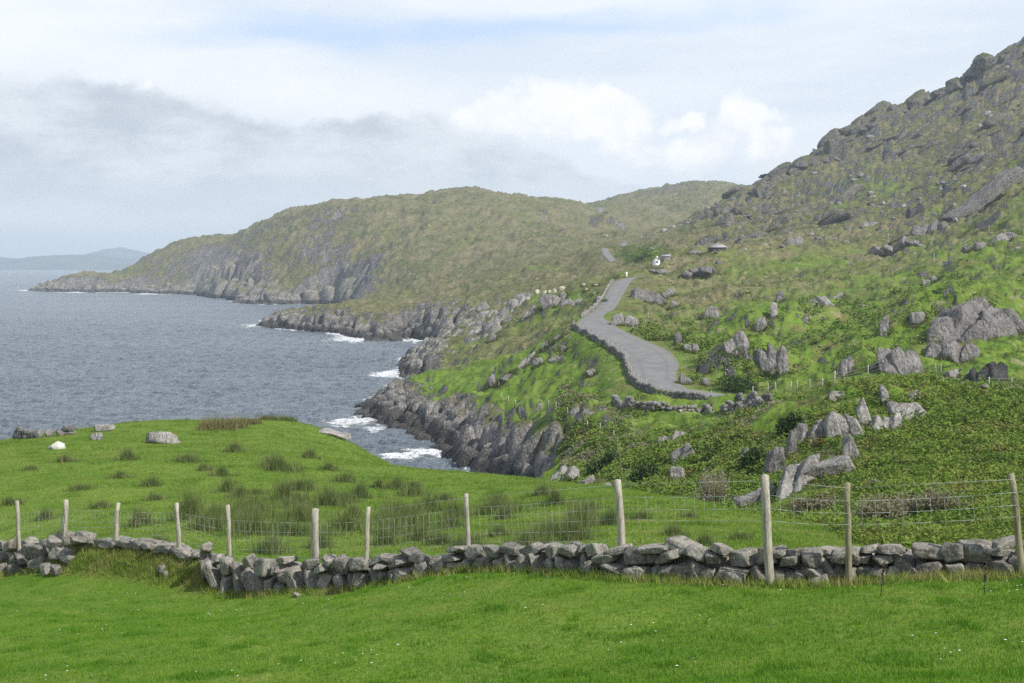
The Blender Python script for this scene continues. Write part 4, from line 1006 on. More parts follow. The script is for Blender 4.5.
for (px, py, wpx, hpx, ns, tilt, mat, nm, label, st_) in ROCKS:
    p = at(px, py, 70 if py > 478 else 0); sc = p[1] / F
    w, hgt = wpx * sc, hpx * sc; BASES.append((p, w, wpx))
    parts = []
    if st_ == 'flat':
        v, f = stone(rr_, (w, w * .6, hgt * .8), 4, 9, .03, .6, .6, 2.5); v = v @ rot(.15, math.radians(tilt), 0).T; v[:, 2] += hgt * .55; parts.append((v, f))
        v, f = stone(rr_, (w * .55, w * .4, hgt), 3, 10, .05); v[:, 2] += hgt * .05; v[:, 1] += w * .1; parts.append((v, f))
    elif st_ == 'round':
        v, f = stone(rr_, (w, w * .7, hgt * 1.7), 4, 30, .04, .9, 0); v[:, 2] += hgt * .12; parts.append((v, f))
    elif st_ == 'D':
        for ox, oy, ww_, hh in ((0, .15, .80, 1.), (-.30, -.12, .55, .62), (.32, -.05, .60, .8), (.02, -.25, .5, .42)):
            v, f = stone(rr_, (w * ww_, w * ww_ * .8, hgt * hh * 1.9), 5, 14, .06, .62, .1, 2.6); v = v @ rot(-.3, .25, rr_.normal(0, .3)).T
            v += [ox * w, oy * w, hgt * hh * .02]; parts.append((v, f))
    elif st_ == 'W':
        v, f = stone(rr_, (w * 1.15, w * .35, hgt * .55), 5, 16, .05, .75, .2, 3.); v = v @ rot(.3, math.radians(tilt), .1).T; v[:, 2] += hgt * .42; parts.append((v, f))
    elif ns == 1 or st_ == 'c':
        v, f = stone(rr_, (w, w * .75, hgt * 1.6), 3 if wpx < 12 else 4, 11, .07, .5, .2); v = v @ rot(-.3, math.radians(tilt * .5), 0).T; v[:, 2] += hgt * .22; parts.append((v, f))
    else:
        if wpx > 30: ns += 1
        for i in range(ns):
            fx = (i + .5) / ns - .5 + rr_.uniform(-.05, .05); hh = hgt * rr_.uniform(.62, .98)
            v, f = stone(rr_, (w / ns * rr_.uniform(1.4, 2.1), w * rr_.uniform(.5, .8), hh * 1.7), 4, 11, .075, .5, .3, 2.6)
            v = v @ rot(rr_.normal(-.72, .1), math.radians(tilt * 1.25 + rr_.normal(0, 4)), rr_.normal(0, .15)).T
            v[:, 0] += fx * w; v[:, 1] += rr_.uniform(-.12, .12) * w; v[:, 2] += hh * .08; parts.append((v, f))
        if st_ == 'D':
            v, f = stone(rr_, (w * 1.25, w * .9, hgt * 1.7), 5, 16, .06, .6, .1, 3.); v[:, 2] += hgt * .02; v[:, 1] += w * .15; parts.append((v, f))
    v, f = joinp(parts); v[:, 2] -= hgt * (.10 if st_ in ('', 'L') and wpx > 12 and py < 395 else 0)
    gz = z_at(p[0] + v[:, 0], np.maximum(p[1] + v[:, 1], 2)); v[:, 2] += np.clip(gz - p[2], -hgt * .25, hgt * .25) * .6
    o = mesh(nm, v, f, mat, loc=p)
    tag(o, label, 'boulder' if nm == 'boulder' else 'rock outcrop', 'cream rocks on the green patch' if st_ == 'c' else None)

# ------------------------------------------------------------------ bedrock: broken sea cliffs and the crags of the mountain
rc_ = np.random.default_rng(123)
def slab(r, w, d, h, tilt, back, yaw, sub):
    v, f = stone(r, (w, d, h), sub, 10, .07, .5, .3, 2.4)
    return v @ rot(back, tilt, yaw).T, f
def cliffs(name, pix, step, depth_rows, size, sub=3, mat=None):
    Q = np.array([sea_pt(*p) if p[1] > 285 and not isinstance(p, list) else p for p in pix]); d = np.concatenate([[0], np.cumsum(np.linalg.norm(np.diff(Q, axis=0), axis=1))]); parts = []
    s_ = 0.
    while s_ < d[-1]:
        x = np.interp(s_, d, Q[:, 0]); y = np.interp(s_, d, Q[:, 1]); x2 = np.interp(min(s_ + 1, d[-1]), d, Q[:, 0]) - np.interp(max(s_ - 1, 0), d, Q[:, 0]); y2 = np.interp(min(s_ + 1, d[-1]), d, Q[:, 1]) - np.interp(max(s_ - 1, 0), d, Q[:, 1])
        n_ = np.array([y2, -x2]); n_ /= np.linalg.norm(n_) + 1e-9
        for k, (o0, o1, hf) in enumerate(depth_rows):
            o = rc_.uniform(o0, o1) * size; xx, yy = x + n_[0] * o + rc_.normal(0, .15) * size, y + n_[1] * o + rc_.normal(0, .15) * size
            zi = max(float(z_at(xx + n_[0] * size * 1.1, yy + n_[1] * size * 1.1)), 1.2)
            top_ = max(1.0, zi * hf * rc_.uniform(.75, 1.1)); w = size * rc_.uniform(.40, 1.05)
            v, f = slab(rc_, w, size * rc_.uniform(1.1, 1.9), (top_ + 2.) * 1.4, rc_.normal(.34, .10), rc_.normal(-.25, .12), rc_.normal(.15, .3), sub)
            v += np.array([xx, yy, top_ - v[:, 2].max()]); parts.append((v, f))
        s_ += step * rc_.uniform(.7, 1.3)
    v, f = joinp(parts); return tag(mesh(name, v, f, mat or R_CLIFF), kind='structure')
rows = ((.1, .5, .45), (.6, 1.0, .85), (1.1, 1.7, 1.0))
cliffs('cliff', [(490, 478), (460, 462), (440, 446), (411, 433), (380, 425), (362, 412), (366, 404)], 1.9, rows, 4.6)
cliffs('cliff', [(398, 378), (404, 362), (425, 352), (447, 346)], 2.4, rows + ((1.9, 2.8, 1.05), (3., 4., 1.05), (4.2, 5.4, 1.05)), 5.5, 3, R_POINT)
cliffs('cliff', [(447, 345), (418, 339), (406, 336), (402, 341), (371, 341), (342, 334), (306, 331), (253, 326)], 3.6, rows, 8.5)
cliffs('cliff', [(352, 305), (322, 304), (299, 304), (279, 304), (262, 304.5), (243, 303), (237, 299), (218, 298), (205, 295.5), (190, 294), (161, 294), (140, 293), (120, 292), (96, 292.6), (75, 291.5), (60, 292), (40, 291), (22, 290.6)], 9., ((.1, .5, .5), (.7, 1.2, .75)), 17.)
cliffs('cliff', [[3, 176], [1, 190], [-4, 206], [-6, 214]], 2.2, ((.1, .5, .5), (.7, 1.1, .85), (1.5, 2.2, 1.0)), 4.2)
# crags: tilted slabs in the steep rough ground
rgn = np.where(VIS & (np.abs(SG) < .42), cellA0 / YG ** 2 * crag * (YG > 480) * (YG < 1150) * (PX > 690) * (fbm(XG / 50, YG / 50, 4, .6, 131) > .0), 0)[:-1, :-1]
cs_ = np.cumsum(rgn.ravel()); parts = []
for q in range(170):
    k = int(np.searchsorted(cs_, rc_.random() * cs_[-1])); j, i = divmod(k, rgn.shape[1]); Y = math.exp(L[j]); X = S[i] * Y
    m_ = Y / F; w = m_ * rc_.uniform(9, 34) * (1 if rc_.random() < .8 else 1.5); h = w * rc_.uniform(.10, .24)
    v, f = slab(rc_, w, w * .6, h * 1.5, rc_.normal(-.52, .16), rc_.normal(-.45, .15), rc_.normal(.1, .3), 3)
    v += np.array([X, Y, float(z_at(X, Y)) - h * .22]); parts.append((v, f))
for (px, py, w_, h_) in ((764, 190, 16, 12), (772, 184, 14, 9), (781, 178, 20, 8), (800, 168, 26, 8), (815, 160, 22, 9), (836, 143, 26, 9), (856, 128, 24, 8), (872, 120, 22, 10), (888, 115, 24, 7), (905, 108, 22, 9), (922, 101, 26, 8), (944, 91, 24, 8), (962, 82, 24, 10), (986, 68, 28, 10), (1006, 58, 26, 9), (712, 214, 14, 12), (722, 212, 18, 12), (745, 210, 24, 9), (735, 222, 26, 10), (755, 216, 22, 8)):
    a_ = at(px, py + 2); m_ = a_[1] / F
    for q in range(3):
        v, f = slab(rc_, w_ * m_ * rc_.uniform(.6, 1.1), w_ * m_ * .7, h_ * m_ * 1.9, rc_.normal(-.4, .15), rc_.normal(-.2, .1), rc_.normal(0, .3), 4)
        v += a_ + [rc_.normal(0, .4) * w_ * m_, rc_.normal(0, .2) * w_ * m_, -h_ * m_ * .25]; parts.append((v, f))
v, f = joinp(parts); tag(mesh('crags', v, f, R_CRAG), kind='structure')
# ------------------------------------------------------------------ far and roadside dry stone walls
def wall_line(label, P, h, thick, size, mat, seed, dens=1., zoff=None, name='dry_stone_wall'):
    """P: list of ground points (x, y); a wall of many stones along it"""
    r = np.random.default_rng(seed); P = np.array(P, float); parts = []
    d = np.linalg.norm(np.diff(P, axis=0), axis=1); Ltot = d.sum(); cum = np.concatenate([[0], np.cumsum(d)])
    c0 = np.array([P[:, 0].mean(), P[:, 1].mean()]); c0 = np.array([*c0, float(z_at(*c0))])
    s = 0.
    while s < Ltot:
        x = np.interp(s, cum, P[:, 0]); y = np.interp(s, cum, P[:, 1]); x2 = np.interp(min(s + .3, Ltot), cum, P[:, 0]); y2 = np.interp(min(s + .3, Ltot), cum, P[:, 1])
        yaw = math.atan2(y2 - y, x2 - x); z = float(z_at(x, y)); hh = h * (1 + .18 * math.sin(s * .7 + seed) + r.normal(0, .09)); w = size * r.uniform(.7, 1.35)
        lv = max(1, int(round(hh / size / .8)))
        for q in range(lv):
            if r.random() > dens: continue
            v, f = stone(r, (w * r.uniform(1., 1.4), thick * r.uniform(.85, 1.15) * (1 - .25 * q / max(lv, 1)), hh / lv * 1.35), 2, 9, .05, .6, .5)
            v = v @ rot(r.normal(0, .12), r.normal(0, .2), yaw + r.normal(0, .15)).T
            v += np.array([x, y, z + hh * (q + .45) / lv]) - c0 + np.array([r.normal(0, .04), r.normal(0, .04), 0]); parts.append((v, f))
        s += w * .92
    v, f = joinp(parts)
    return tag(mesh(name, v, f, mat, loc=c0), label, 'stone wall')
def px_line(pts, near=0): return [at(a, b, near)[:2] for a, b in pts]
# along the outer edge of the road, just off its edge
def offset_edge(A, Bq, i0, i1, off):
    tn_ = np.gradient(A[:, :2], axis=0); tn_ /= np.linalg.norm(tn_, axis=1)[:, None]; d = np.stack([-tn_[:, 1], tn_[:, 0]], 1)
    d *= np.sign(((A - Bq)[:, :2] * d).sum(1))[:, None]; return [(A[i, :2] + d[i] * off) for i in range(i0, i1)]
e1 = [at(770, 404)[:2], at(756, 404.5)[:2]] + offset_edge(RL, RR, 2, 75, .3)
wall_line('long curving roadside wall holding the outer edge of the lower road bend', e1, 1.0, .6, .5, R_PALE, 3)
e2 = offset_edge(RL, RR, 82, 112, .4)
wall_line('low wall up the left side of the straight upper road', e2, .95, .55, .5, R_PALE, 5)
wall_line('ruined mossy bank of stones lying below the lower roadside wall', px_line([(614, 402), (632, 406), (655, 411), (680, 412), (705, 411), (730, 409), (762, 409)]), .9, .9, .6, R_GREY, 7, .8)
wall_line('low lichened wall in bracken at the right edge under the dark outcrop', px_line([(940, 381), (962, 388), (985, 392), (1005, 393), (1040, 394)]), .55, .6, .45, R_PALE, 9, .85)
wall_line('broken field wall along the seaward crest at far left', px_line([(-40, 441), (0, 440), (20, 439), (40, 438), (58, 436), (78, 434)]), .62, .6, .45, R_PALE, 11, .85)

# ------------------------------------------------------------------ other fences, stakes
def post_fence(label, P, h, wd, mat, wires=True, name='post_fence', lean=.05, seed=1):
    r = np.random.default_rng(seed); P = [np.array([x, y, float(z_at(x, y))]) for x, y in P]
    root = empty(name, P[0]); tag(root, label, 'fence'); tp = []
    for p in P:
        t = p + np.array([r.normal(0, lean), r.normal(0, lean), h * r.uniform(.88, 1.08)]); tp.append((p, t))
        V, q, tr = bar(p - P[0] - [0, 0, .2], t - P[0], wd, wd * .9, 6, 3, 0); mesh('post', V, [q, tr], mat, root)
    if wires:
        bs = [bar(a0 + (a1 - a0) * k - P[0], b0 + (b1 - b0) * k - P[0], .006, .006, 3, 2) for (a0, a1), (b0, b1) in zip(tp[:-1], tp[1:]) for k in (.3, .6, .9)]
        v, f = fuse(bs); mesh('wire', v, f, M_WIRE, root)
def every(P, step):
    P = np.array(P, float); d = np.concatenate([[0], np.cumsum(np.linalg.norm(np.diff(P, axis=0), axis=1))])
    s = np.arange(0, d[-1], step); return np.stack([np.interp(s, d, P[:, 0]), np.interp(s, d, P[:, 1])], 1)
post_fence('line of pale posts standing along the lower roadside wall', every(offset_edge(RL, RR, 0, 72, .0), 4.6), 1.7, .055, M_STAKE, seed=2)
post_fence('pale post fence running right from the roadside wall below the slabs', px_line([(752, 396), (768, 393), (776, 393), (790, 392), (797, 391), (810, 390), (822, 388), (834, 385), (844, 383), (868, 376), (883, 371), (898, 371), (914, 372), (936, 374), (941, 375), (968, 383), (989, 388), (1012, 390), (1032, 390)]), 1.3, .07, M_STAKE, seed=3)
post_fence('sagging old post fence down the grassy cliff top towards the gully', px_line([(492, 372), (499, 388), (501, 399), (508, 404), (516, 407), (548, 408), (556, 410), (568, 416), (577, 424), (588, 430), (600, 432), (614, 440)]), 1.25, .06, M_STAKE, seed=6, lean=.12)
post_fence('few pale posts right of the upper road', px_line([(664, 316), (661, 306), (656, 300), (648, 318), (637, 334)]), 1.4, .07, M_STAKE, False, seed=8)
post_fence('tall pale posts on the high slope below the whaleback slab', px_line([(1014, 213), (1002, 222), (997, 228), (989, 234), (934, 266), (888, 242)]), 3.0, .09, M_STAKE, False, seed=9)
def stake(label, px, py, h, wd, lx, mat=M_STAKE, near=0, name='stake'):
    p = at(px, py, near); V, q, tr = bar([0, 0, -.2], [lx, 0, h], wd, wd * .8, 7, 4, .01)
    tag(mesh(name, V, [q, tr], mat, loc=p), label, 'stake')
stake('short white stake leaning left by the long low slab', 699, 503, 1.0, .06, -.25, M_STAKE, 70)
stake('thin bleached dead branch standing up behind the tall near post', 622, 482, 3.2, .05, -.25, M_TWIG, 66, 'dead_branch')
stake('bleached forked pole on the gully rim left of the dead branch', 617, 462, 1.9, .05, .05, M_TWIG, 80, 'dead_branch')
p = at(626.5, 277); V, q, tr = bar([0, 0, -.2], [0, 0, 1.5], .26, .24, 8, 3, 0)
tag(mesh('marker_post', V, [q, tr], M_VERGE, loc=p), 'white marker post on the left verge at the top of the road', 'marker post')

# ------------------------------------------------------------------ buildings
def box(x0, x1, y0, y1, z0, z1):
    v = np.array([[x, y, z] for z in (z0, z1) for y in (y0, y1) for x in (x0, x1)], float)
    return v, np.array([[0, 2, 3, 1], [4, 5, 7, 6], [0, 1, 5, 4], [1, 3, 7, 5], [3, 2, 6, 7], [2, 0, 4, 6]])
def gabled(w, d, h, rise):      # walls with gables at the front and back
    v = np.array([[-w, -d, 0], [w, -d, 0], [w, -d, h], [0, -d, h + rise], [-w, -d, h], [-w, d, 0], [w, d, 0], [w, d, h], [0, d, h + rise], [-w, d, h]], float)
    return v, [np.array([[0, 1, 2, 4], [6, 5, 9, 7], [1, 6, 7, 2], [5, 0, 4, 9]]), np.array([[2, 3, 4], [9, 8, 7]])]
def roof(w, d, h, rise, ov, th):
    k = rise / w; v = []
    for y in (-d - ov, d + ov):
        for x in (-w - ov, 0, w + ov):
            z = h + rise - abs(x) * k
            v += [[x, y, z + .02], [x, y, z + .02 + th]]
    v = np.array(v, float); f = []
    for a, b in ((0, 1), (1, 2)):
        i, j = 2 * a, 2 * b
        f += [[i + 1, j + 1, j + 7, i + 7], [i, i + 6, j + 6, j], [i, j, j + 1, i + 1], [i + 6, i + 7, j + 7, j + 6]]
    f += [[0, 1, 7, 6], [4, 10, 11, 5]]
    return v, np.array(f)
p = at(656.5, 265, 350); k = p[1] / F
ct_ = empty('cottage', (p[0], p[1], p[2] - .1)); ct_.rotation_euler.z = math.radians(-12)
ct_.scale = (.82, .82, .8)
tag(ct_, 'small white gabled cottage above the top of the road', 'cottage')
v, f = gabled(1.35, 2.4, 2.2, .9); mesh('wall', v, f, M_LIME, ct_)
v, f = roof(1.35, 2.4, 2.2, .9, .12, .1); mesh('roof', v, f, M_SLATE, ct_)
v, f = box(.25, .85, -2.45, -2.40, .95, 1.75); wn = mesh('window', v, f, M_PANE, ct_)
v, f = box(-.28, .28, 1.7, 2.25, 2.85, 3.65); mesh('chimney', v, f, M_LIME, ct_)
p2 = p + np.array([2.9, .8, 0]); z2 = float(z_at(p2[0], p2[1]))
ru = empty('stone_shed', (p2[0], p2[1], z2 - .2)); ru.rotation_euler.z = math.radians(-12); tag(ru, 'low grey stone shed with lean-to roof against the right side of the cottage', 'shed')
v = np.array([[-1.9, -1.6, 0], [2.3, -1.6, 0], [2.3, -1.6, 1.9], [-1.9, -1.6, 1.9], [-1.9, 1.6, 0], [2.3, 1.6, 0], [2.3, 1.6, 2.6], [-1.9, 1.6, 2.6]], float)
ru.scale = (.72, .72, .7); mesh('wall', v, np.array([[0, 1, 2, 3], [1, 5, 6, 2], [5, 4, 7, 6], [4, 0, 3, 7]]), M_STONEHOUSE, ru)
v = np.array([[-2.0, -1.8, 1.86], [2.4, -1.8, 1.86], [2.4, 1.7, 2.65], [-2.0, 1.7, 2.65]], float); v = np.concatenate([v, v + [0, 0, .12]])
mesh('roof', v, np.array([[3, 2, 1, 0], [4, 5, 6, 7], [0, 1, 5, 4], [1, 2, 6, 5], [2, 3, 7, 6], [3, 0, 4, 7]]), M_SLATE, ru)
p = at(717, 251, 400); hu = empty('stone_hut', (p[0], p[1], p[2] - .2)); hu.rotation_euler.z = math.radians(14)
tag(hu, 'squat stone hut with a grey sloping roof alone on the hillside', 'hut')
v, f = box(-2.6, 2.6, -1.6, 1.6, 0, 1.35); mesh('wall', v, f[2:], M_PLANK, hu)
v = np.array([[-2.8, -1.9, 1.25], [2.8, -1.9, 1.35], [2.7, 1.8, 2.45], [-2.3, 1.8, 2.35]], float); v = np.concatenate([v, v + [0, 0, .18]])
mesh('roof', v, np.array([[3, 2, 1, 0], [4, 5, 6, 7], [0, 1, 5, 4], [1, 2, 6, 5], [2, 3, 7, 6], [3, 0, 4, 7]]), M_SLATE, hu)
v, f = box(-.5, .4, -1.66, -1.61, .05, 1.15); mesh('door', v, f, M_PANE, hu)

# ------------------------------------------------------------------ grass, rushes, bracken
rv = np.random.default_rng(99)
cellA = (np.gradient(XG, axis=1) * np.gradient(YG, axis=0))
def sample(weight, n):
    wgt = np.where(VIS & (np.abs(SG) < .43), weight, 0)[:-1, :-1]; cs_ = np.cumsum(wgt.ravel()); k = np.searchsorted(cs_, rv.random(n) * cs_[-1])
    j, i = np.unravel_index(np.minimum(k, wgt.size - 1), wgt.shape)
    s = S[i] + rv.random(n) * (S[i + 1] - S[i]); l = L[j] + rv.random(n) * (L[j + 1] - L[j]); Y = np.exp(l)
    return np.stack([s * Y, Y, bil(S, L, Z, s, l)], 1)
def blades(P, h, wd, lean, tint, spread, per, r=rv):
    """grass blades (triangles), per blades at each point; h, wd arrays per point"""
    n = len(P) * per; Q = np.repeat(P, per, 0) + np.concatenate([r.normal(size=(n, 2)) * np.repeat(spread, per)[:, None], np.zeros((n, 1))], 1)
    H = np.repeat(h, per) * r.uniform(.6, 1.15, n); Wd = np.repeat(wd, per) * r.uniform(.7, 1.2, n)
    a = r.uniform(0, 2 * np.pi, n); d = np.stack([np.cos(a), np.sin(a), 0 * a], 1)
    b = r.uniform(0, 2 * np.pi, n); le = np.stack([np.cos(b), np.sin(b), 0 * b], 1) * (H * np.abs(r.normal(0, lean, n)))[:, None]
    v = np.stack([Q - d * Wd[:, None] / 2 - [0, 0, .01], Q + d * Wd[:, None] / 2 - [0, 0, .01], Q + le + np.stack([0 * H, 0 * H, H], 1)], 1)
    t = np.clip(np.repeat(tint, per) + r.normal(0, .14, n), 0, 1)
    return v.reshape(-1, 3), np.arange(n * 3).reshape(n, 3), np.repeat(t, 3)
def tints(P, sc, seed): return np.clip(.44 + .8 * fbm(P[:, 0] / sc, P[:, 1] / sc, 4, .6, seed) + .25 * fbm(P[:, 0] / (sc * 6), P[:, 1] / (sc * 4), 3, .5, seed + 1), 0, 1)
behind_wall = lambda PXg, Yg: Yg > np.interp(PXg, wp[:, 2], wp[:, 1]) + .3
BW = behind_wall(PX, YG)
pasture = (YG < edge_y * 1.06) | (PX < 560)

P = sample(cellA / YG ** 1.2 * (YG > 7) * (~BW) * (YG < 40) * (1 - .8 * MOSS), 170000)
tn = tints(P, .9, 51); tall = sstep(.1, .5, fbm(P[:, 0] / .55, P[:, 1] / .8, 3, .5, 53))
v, f, t = blades(P, .035 + .05 * tall, np.full(len(P), .008), .7, tn - .28 * tall, np.full(len(P), .018), 3)
tag(mesh('short_grass', v, f, M_GRASS, attrs=dict(tint=t)), 'short green grass of the near field in front of the stone wall', 'grass', kind='stuff')
# taller fringe at the foot of the wall
P = sample(np.exp(-((YG - np.interp(PX, wp[:, 2], wp[:, 1]) + .25) / .3) ** 2) * cellA * (YG < 40), 14000)
v, f, t = blades(P, rv.uniform(.07, .17, len(P)), np.full(len(P), .011), .6, tints(P, .7, 57) + .3, np.full(len(P), .03), 4)
tag(mesh('grass_fringe', v, f, M_PASTURE, attrs=dict(tint=t)), 'longer pale grass growing along the foot of the stone wall', 'grass', kind='stuff')
P = sample(cellA / YG ** 1.35 * BW * pasture * (YG < 150) * (ROCK < .4), 150000)
tn = tints(P, 2.6, 61); k = np.clip(P[:, 1] / 60, .5, 2.)
tall = sstep(.1, .5, fbm(P[:, 0] / 1.6, P[:, 1] / 2.4, 3, .5, 63))
v, f, t = blades(P, (.055 + .085 * tall) * (.7 + .4 * k), .014 * (.6 + .9 * k), .7, tn - .22 * tall, .05 * k, 4)
tag(mesh('pasture_grass', v, f, M_PASTURE, attrs=dict(tint=t)), 'tussocky green grass of the sloping headland field behind the fence', 'grass', kind='stuff')
P = sample(cellA / YG ** 1.75 * (~pasture | (YG > 130)) * (YG > 26) * (YG < 900) * np.clip(1 - ROCK * 1.6, 0, 1) * (1 - ROADM) * (Z > 4), 120000)
k = np.clip(P[:, 1] / 200, .3, 3.2); tn = tints(P, 7, 71); dr = bil(S, L, DRY, P[:, 0] / P[:, 1], np.log(P[:, 1]))
tall = sstep(.0, .5, fbm(P[:, 0] / 5, P[:, 1] / 8, 4, .55, 73))
v, f, t = blades(P, (.16 + .30 * tall) * (.55 + .55 * k), .05 * (.25 + .9 * k), .6, tn * .8 - .16 + .6 * dr - .15 * tall, .16 * k, 4)
tag(mesh('hill_grass', v, f, M_ROUGH, attrs=dict(tint=np.clip(t, 0, 1))), 'rough tussock grass covering the hillside above the cove', 'grass', kind='stuff')
# bracken and low scrub on the near right slope
def leaves(P, rad, hgt, per, size, tint, r=rv, droop=.5):
    n = len(P) * per; R = np.repeat(rad, per); Hh = np.repeat(hgt, per)
    a = r.uniform(0, 2 * np.pi, n); q = np.sqrt(r.random(n)); hh = (1 - q ** 2 * .75) * r.uniform(.25, 1., n) ** .6
    C_ = np.repeat(P, per, 0) + np.stack([np.cos(a) * q * R, np.sin(a) * q * R, hh * Hh], 1)
    sz = np.repeat(size, per) * r.uniform(.6, 1.3, n); b = a + r.normal(0, .8, n)
    e1 = np.stack([np.cos(b), np.sin(b), r.normal(.1, droop, n)], 1); e1 /= np.linalg.norm(e1, axis=1)[:, None]
    e2 = np.cross(e1, r.normal(size=(n, 3)) * .5 + [0, 0, 1]); e2 /= np.linalg.norm(e2, axis=1)[:, None]
    v = np.stack([C_ - e1 * sz[:, None] * .6, C_ + e2 * sz[:, None] * .38, C_ + e1 * sz[:, None] * .7, C_ - e2 * sz[:, None] * .38], 1)
    t = np.clip(np.repeat(tint, per) + r.normal(0, .16, n), 0, 1)
    return v.reshape(-1, 3), np.arange(n * 4).reshape(n, 4), np.repeat(t, 4)
br = LUSH * (cellA / YG ** 1.6)
P = sample(br * (PX > 640) + cellA / YG ** 1.6 * .25 * (~pasture) * (YG > 26) * (YG < 130) * (PX > 840), 9000)
k = np.clip(P[:, 1] / 80, .5, 1.7)
v, f, t = leaves(P, rv.uniform(.25, .6, len(P)) * k, rv.uniform(.3, .7, len(P)) * k, 24, .15 * k, tints(P, 4, 81))
tag(mesh('bracken', v, f, M_BRACKEN, attrs=dict(tint=t)), 'dense green bracken on the near slope right of the rocks', 'bracken', kind='stuff')
veg = (blob(540, 440, 55, 30, 185, .3) + blob(625, 470, 45, 30, 150, .3) + blob(730, 465, 50, 30, 115, .3) * 1.3 + blob(742, 375, 40, 14, 218, .1) * .35 + blob(660, 345, 40, 14, 260, .2) * .6 + blob(880, 320, 100, 45, 250, .3) * .12 + blob(960, 400, 60, 14, 140, .2) + blob(640, 255, 22, 6, 640, .2) * 1.0)
P = sample(cellA / YG ** 2 * veg * (fbm(XG / 6, YG / 9, 4, .55, 91) > -.02) * (1 - ROADM) * (~pasture), 7000)
k = np.clip(P[:, 1] / 120, .6, 3)
v, f, t = leaves(P, rv.uniform(.3, .7, len(P)) * k, rv.uniform(.3, .75, len(P)) * k, 20, .2 * k, tints(P, 6, 83) - .05)
tag(mesh('scrub', v, f, M_BRACKEN, attrs=dict(tint=t)), 'low green scrub along the gully and around the road rocks', 'scrub', kind='stuff')
hz_ = (blob(540, 425, 60, 22, 200, .3) * .5 + blob(600, 450, 35, 14, 165, .2) + blob(560, 400, 25, 8, 215, .15) + blob(770, 450, 60, 30, 120, .25) * .6 + blob(560, 335, 30, 12, 300, .15) * .5 + blob(570, 470, 50, 14, 165, .2) * .4)
P = sample(cellA / YG ** 2 * hz_ * (fbm(XG / 5, YG / 7, 4, .55, 95) > .03) * (~pasture) * (1 - ROADM), 3500)
k = np.clip(P[:, 1] / 120, .6, 2.2)
v, f, t = leaves(P, rv.uniform(.25, .6, len(P)) * k, rv.uniform(.2, .45, len(P)) * k, 18, .13 * k, rv.random(len(P)))
tag(mesh('heather', v, f, M_HEATH, attrs=dict(tint=t)), 'brown heather and dead bracken above the gully', 'heather', kind='stuff')
# tufts that close over the feet of the rocks
PT = []
for p, w, wpx in BASES:
    if p[1] > 480 or (p[0] < -8 and p[1] < 160): continue
    m_ = int(24 + wpx * 4); a = rv.uniform(0, 6.283, m_); q = rv.uniform(.72, 1.12, m_)
    PT.append(np.stack([p[0] + np.cos(a) * q * w * .56, p[1] + np.sin(a) * q * w * .42, 0 * a], 1))
PT = np.concatenate(PT); PT[:, 2] = z_at(PT[:, 0], PT[:, 1]); k = np.clip(PT[:, 1] / 160, .45, 2.2)
v, f, t = blades(PT, rv.uniform(.22, .55, len(PT)) * k, .07 * k, .6, np.clip(rv.normal(.35, .2, len(PT)), 0, 1), .16 * k, 7)
tag(mesh('rock_foot_grass', v, f, M_ROUGH, attrs=dict(tint=t)), 'rough grass growing round the feet of the rocks', 'grass', kind='stuff')
# two brown seed stalks in the near field
for (px, py, h_, lab) in ((984, 596, .55, 'brown dock stalk standing in the near grass at the right edge'), (881, 596, .40, 'thin brown dock stalk in the near grass below the stone wall')):
    p = at(px, py, 8, 30); bs = [bar([0, 0, -.03], [.03, 0, h_], .006, .004, 5, 4, .006)]
    for q in range(26): z_ = rv.uniform(.3, 1) * h_; c0 = np.array([.03 * z_ / h_, 0, z_]); bs.append(bar(c0, c0 + [rv.normal(0, .02), rv.normal(0, .02), .035], .008, .003, 4, 2))
    v, f = fuse(bs); tag(mesh('dock_stalk', v, f, M_PLANK, loc=p), lab, 'weed')
# daisies in the near field
P = sample(cellA / YG * (YG > 9) * (~BW) * (YG < 30) * (fbm(XG / 1.8, YG / 2.6, 3, .5, 97) > .12), 170)
v, f = joinp([(np.concatenate([[[0, 0, .012]], np.stack([np.cos(np.arange(8) * .785), np.sin(np.arange(8) * .785), np.zeros(8)], 1) * .9]) * s_ * np.array([1, 1, 1]) + p + [0, 0, .055], np.array([[0, i + 1, (i + 1) % 8 + 1] for i in range(8)])) for p, s_ in zip(P, rv.uniform(.006, .015, len(P)))])
tag(mesh('daisies', v, f, M_DAISY, attrs=dict(tint=np.ones(len(v)))), 'tiny white daisies scattered in the near grass', 'daisies', kind='stuff')

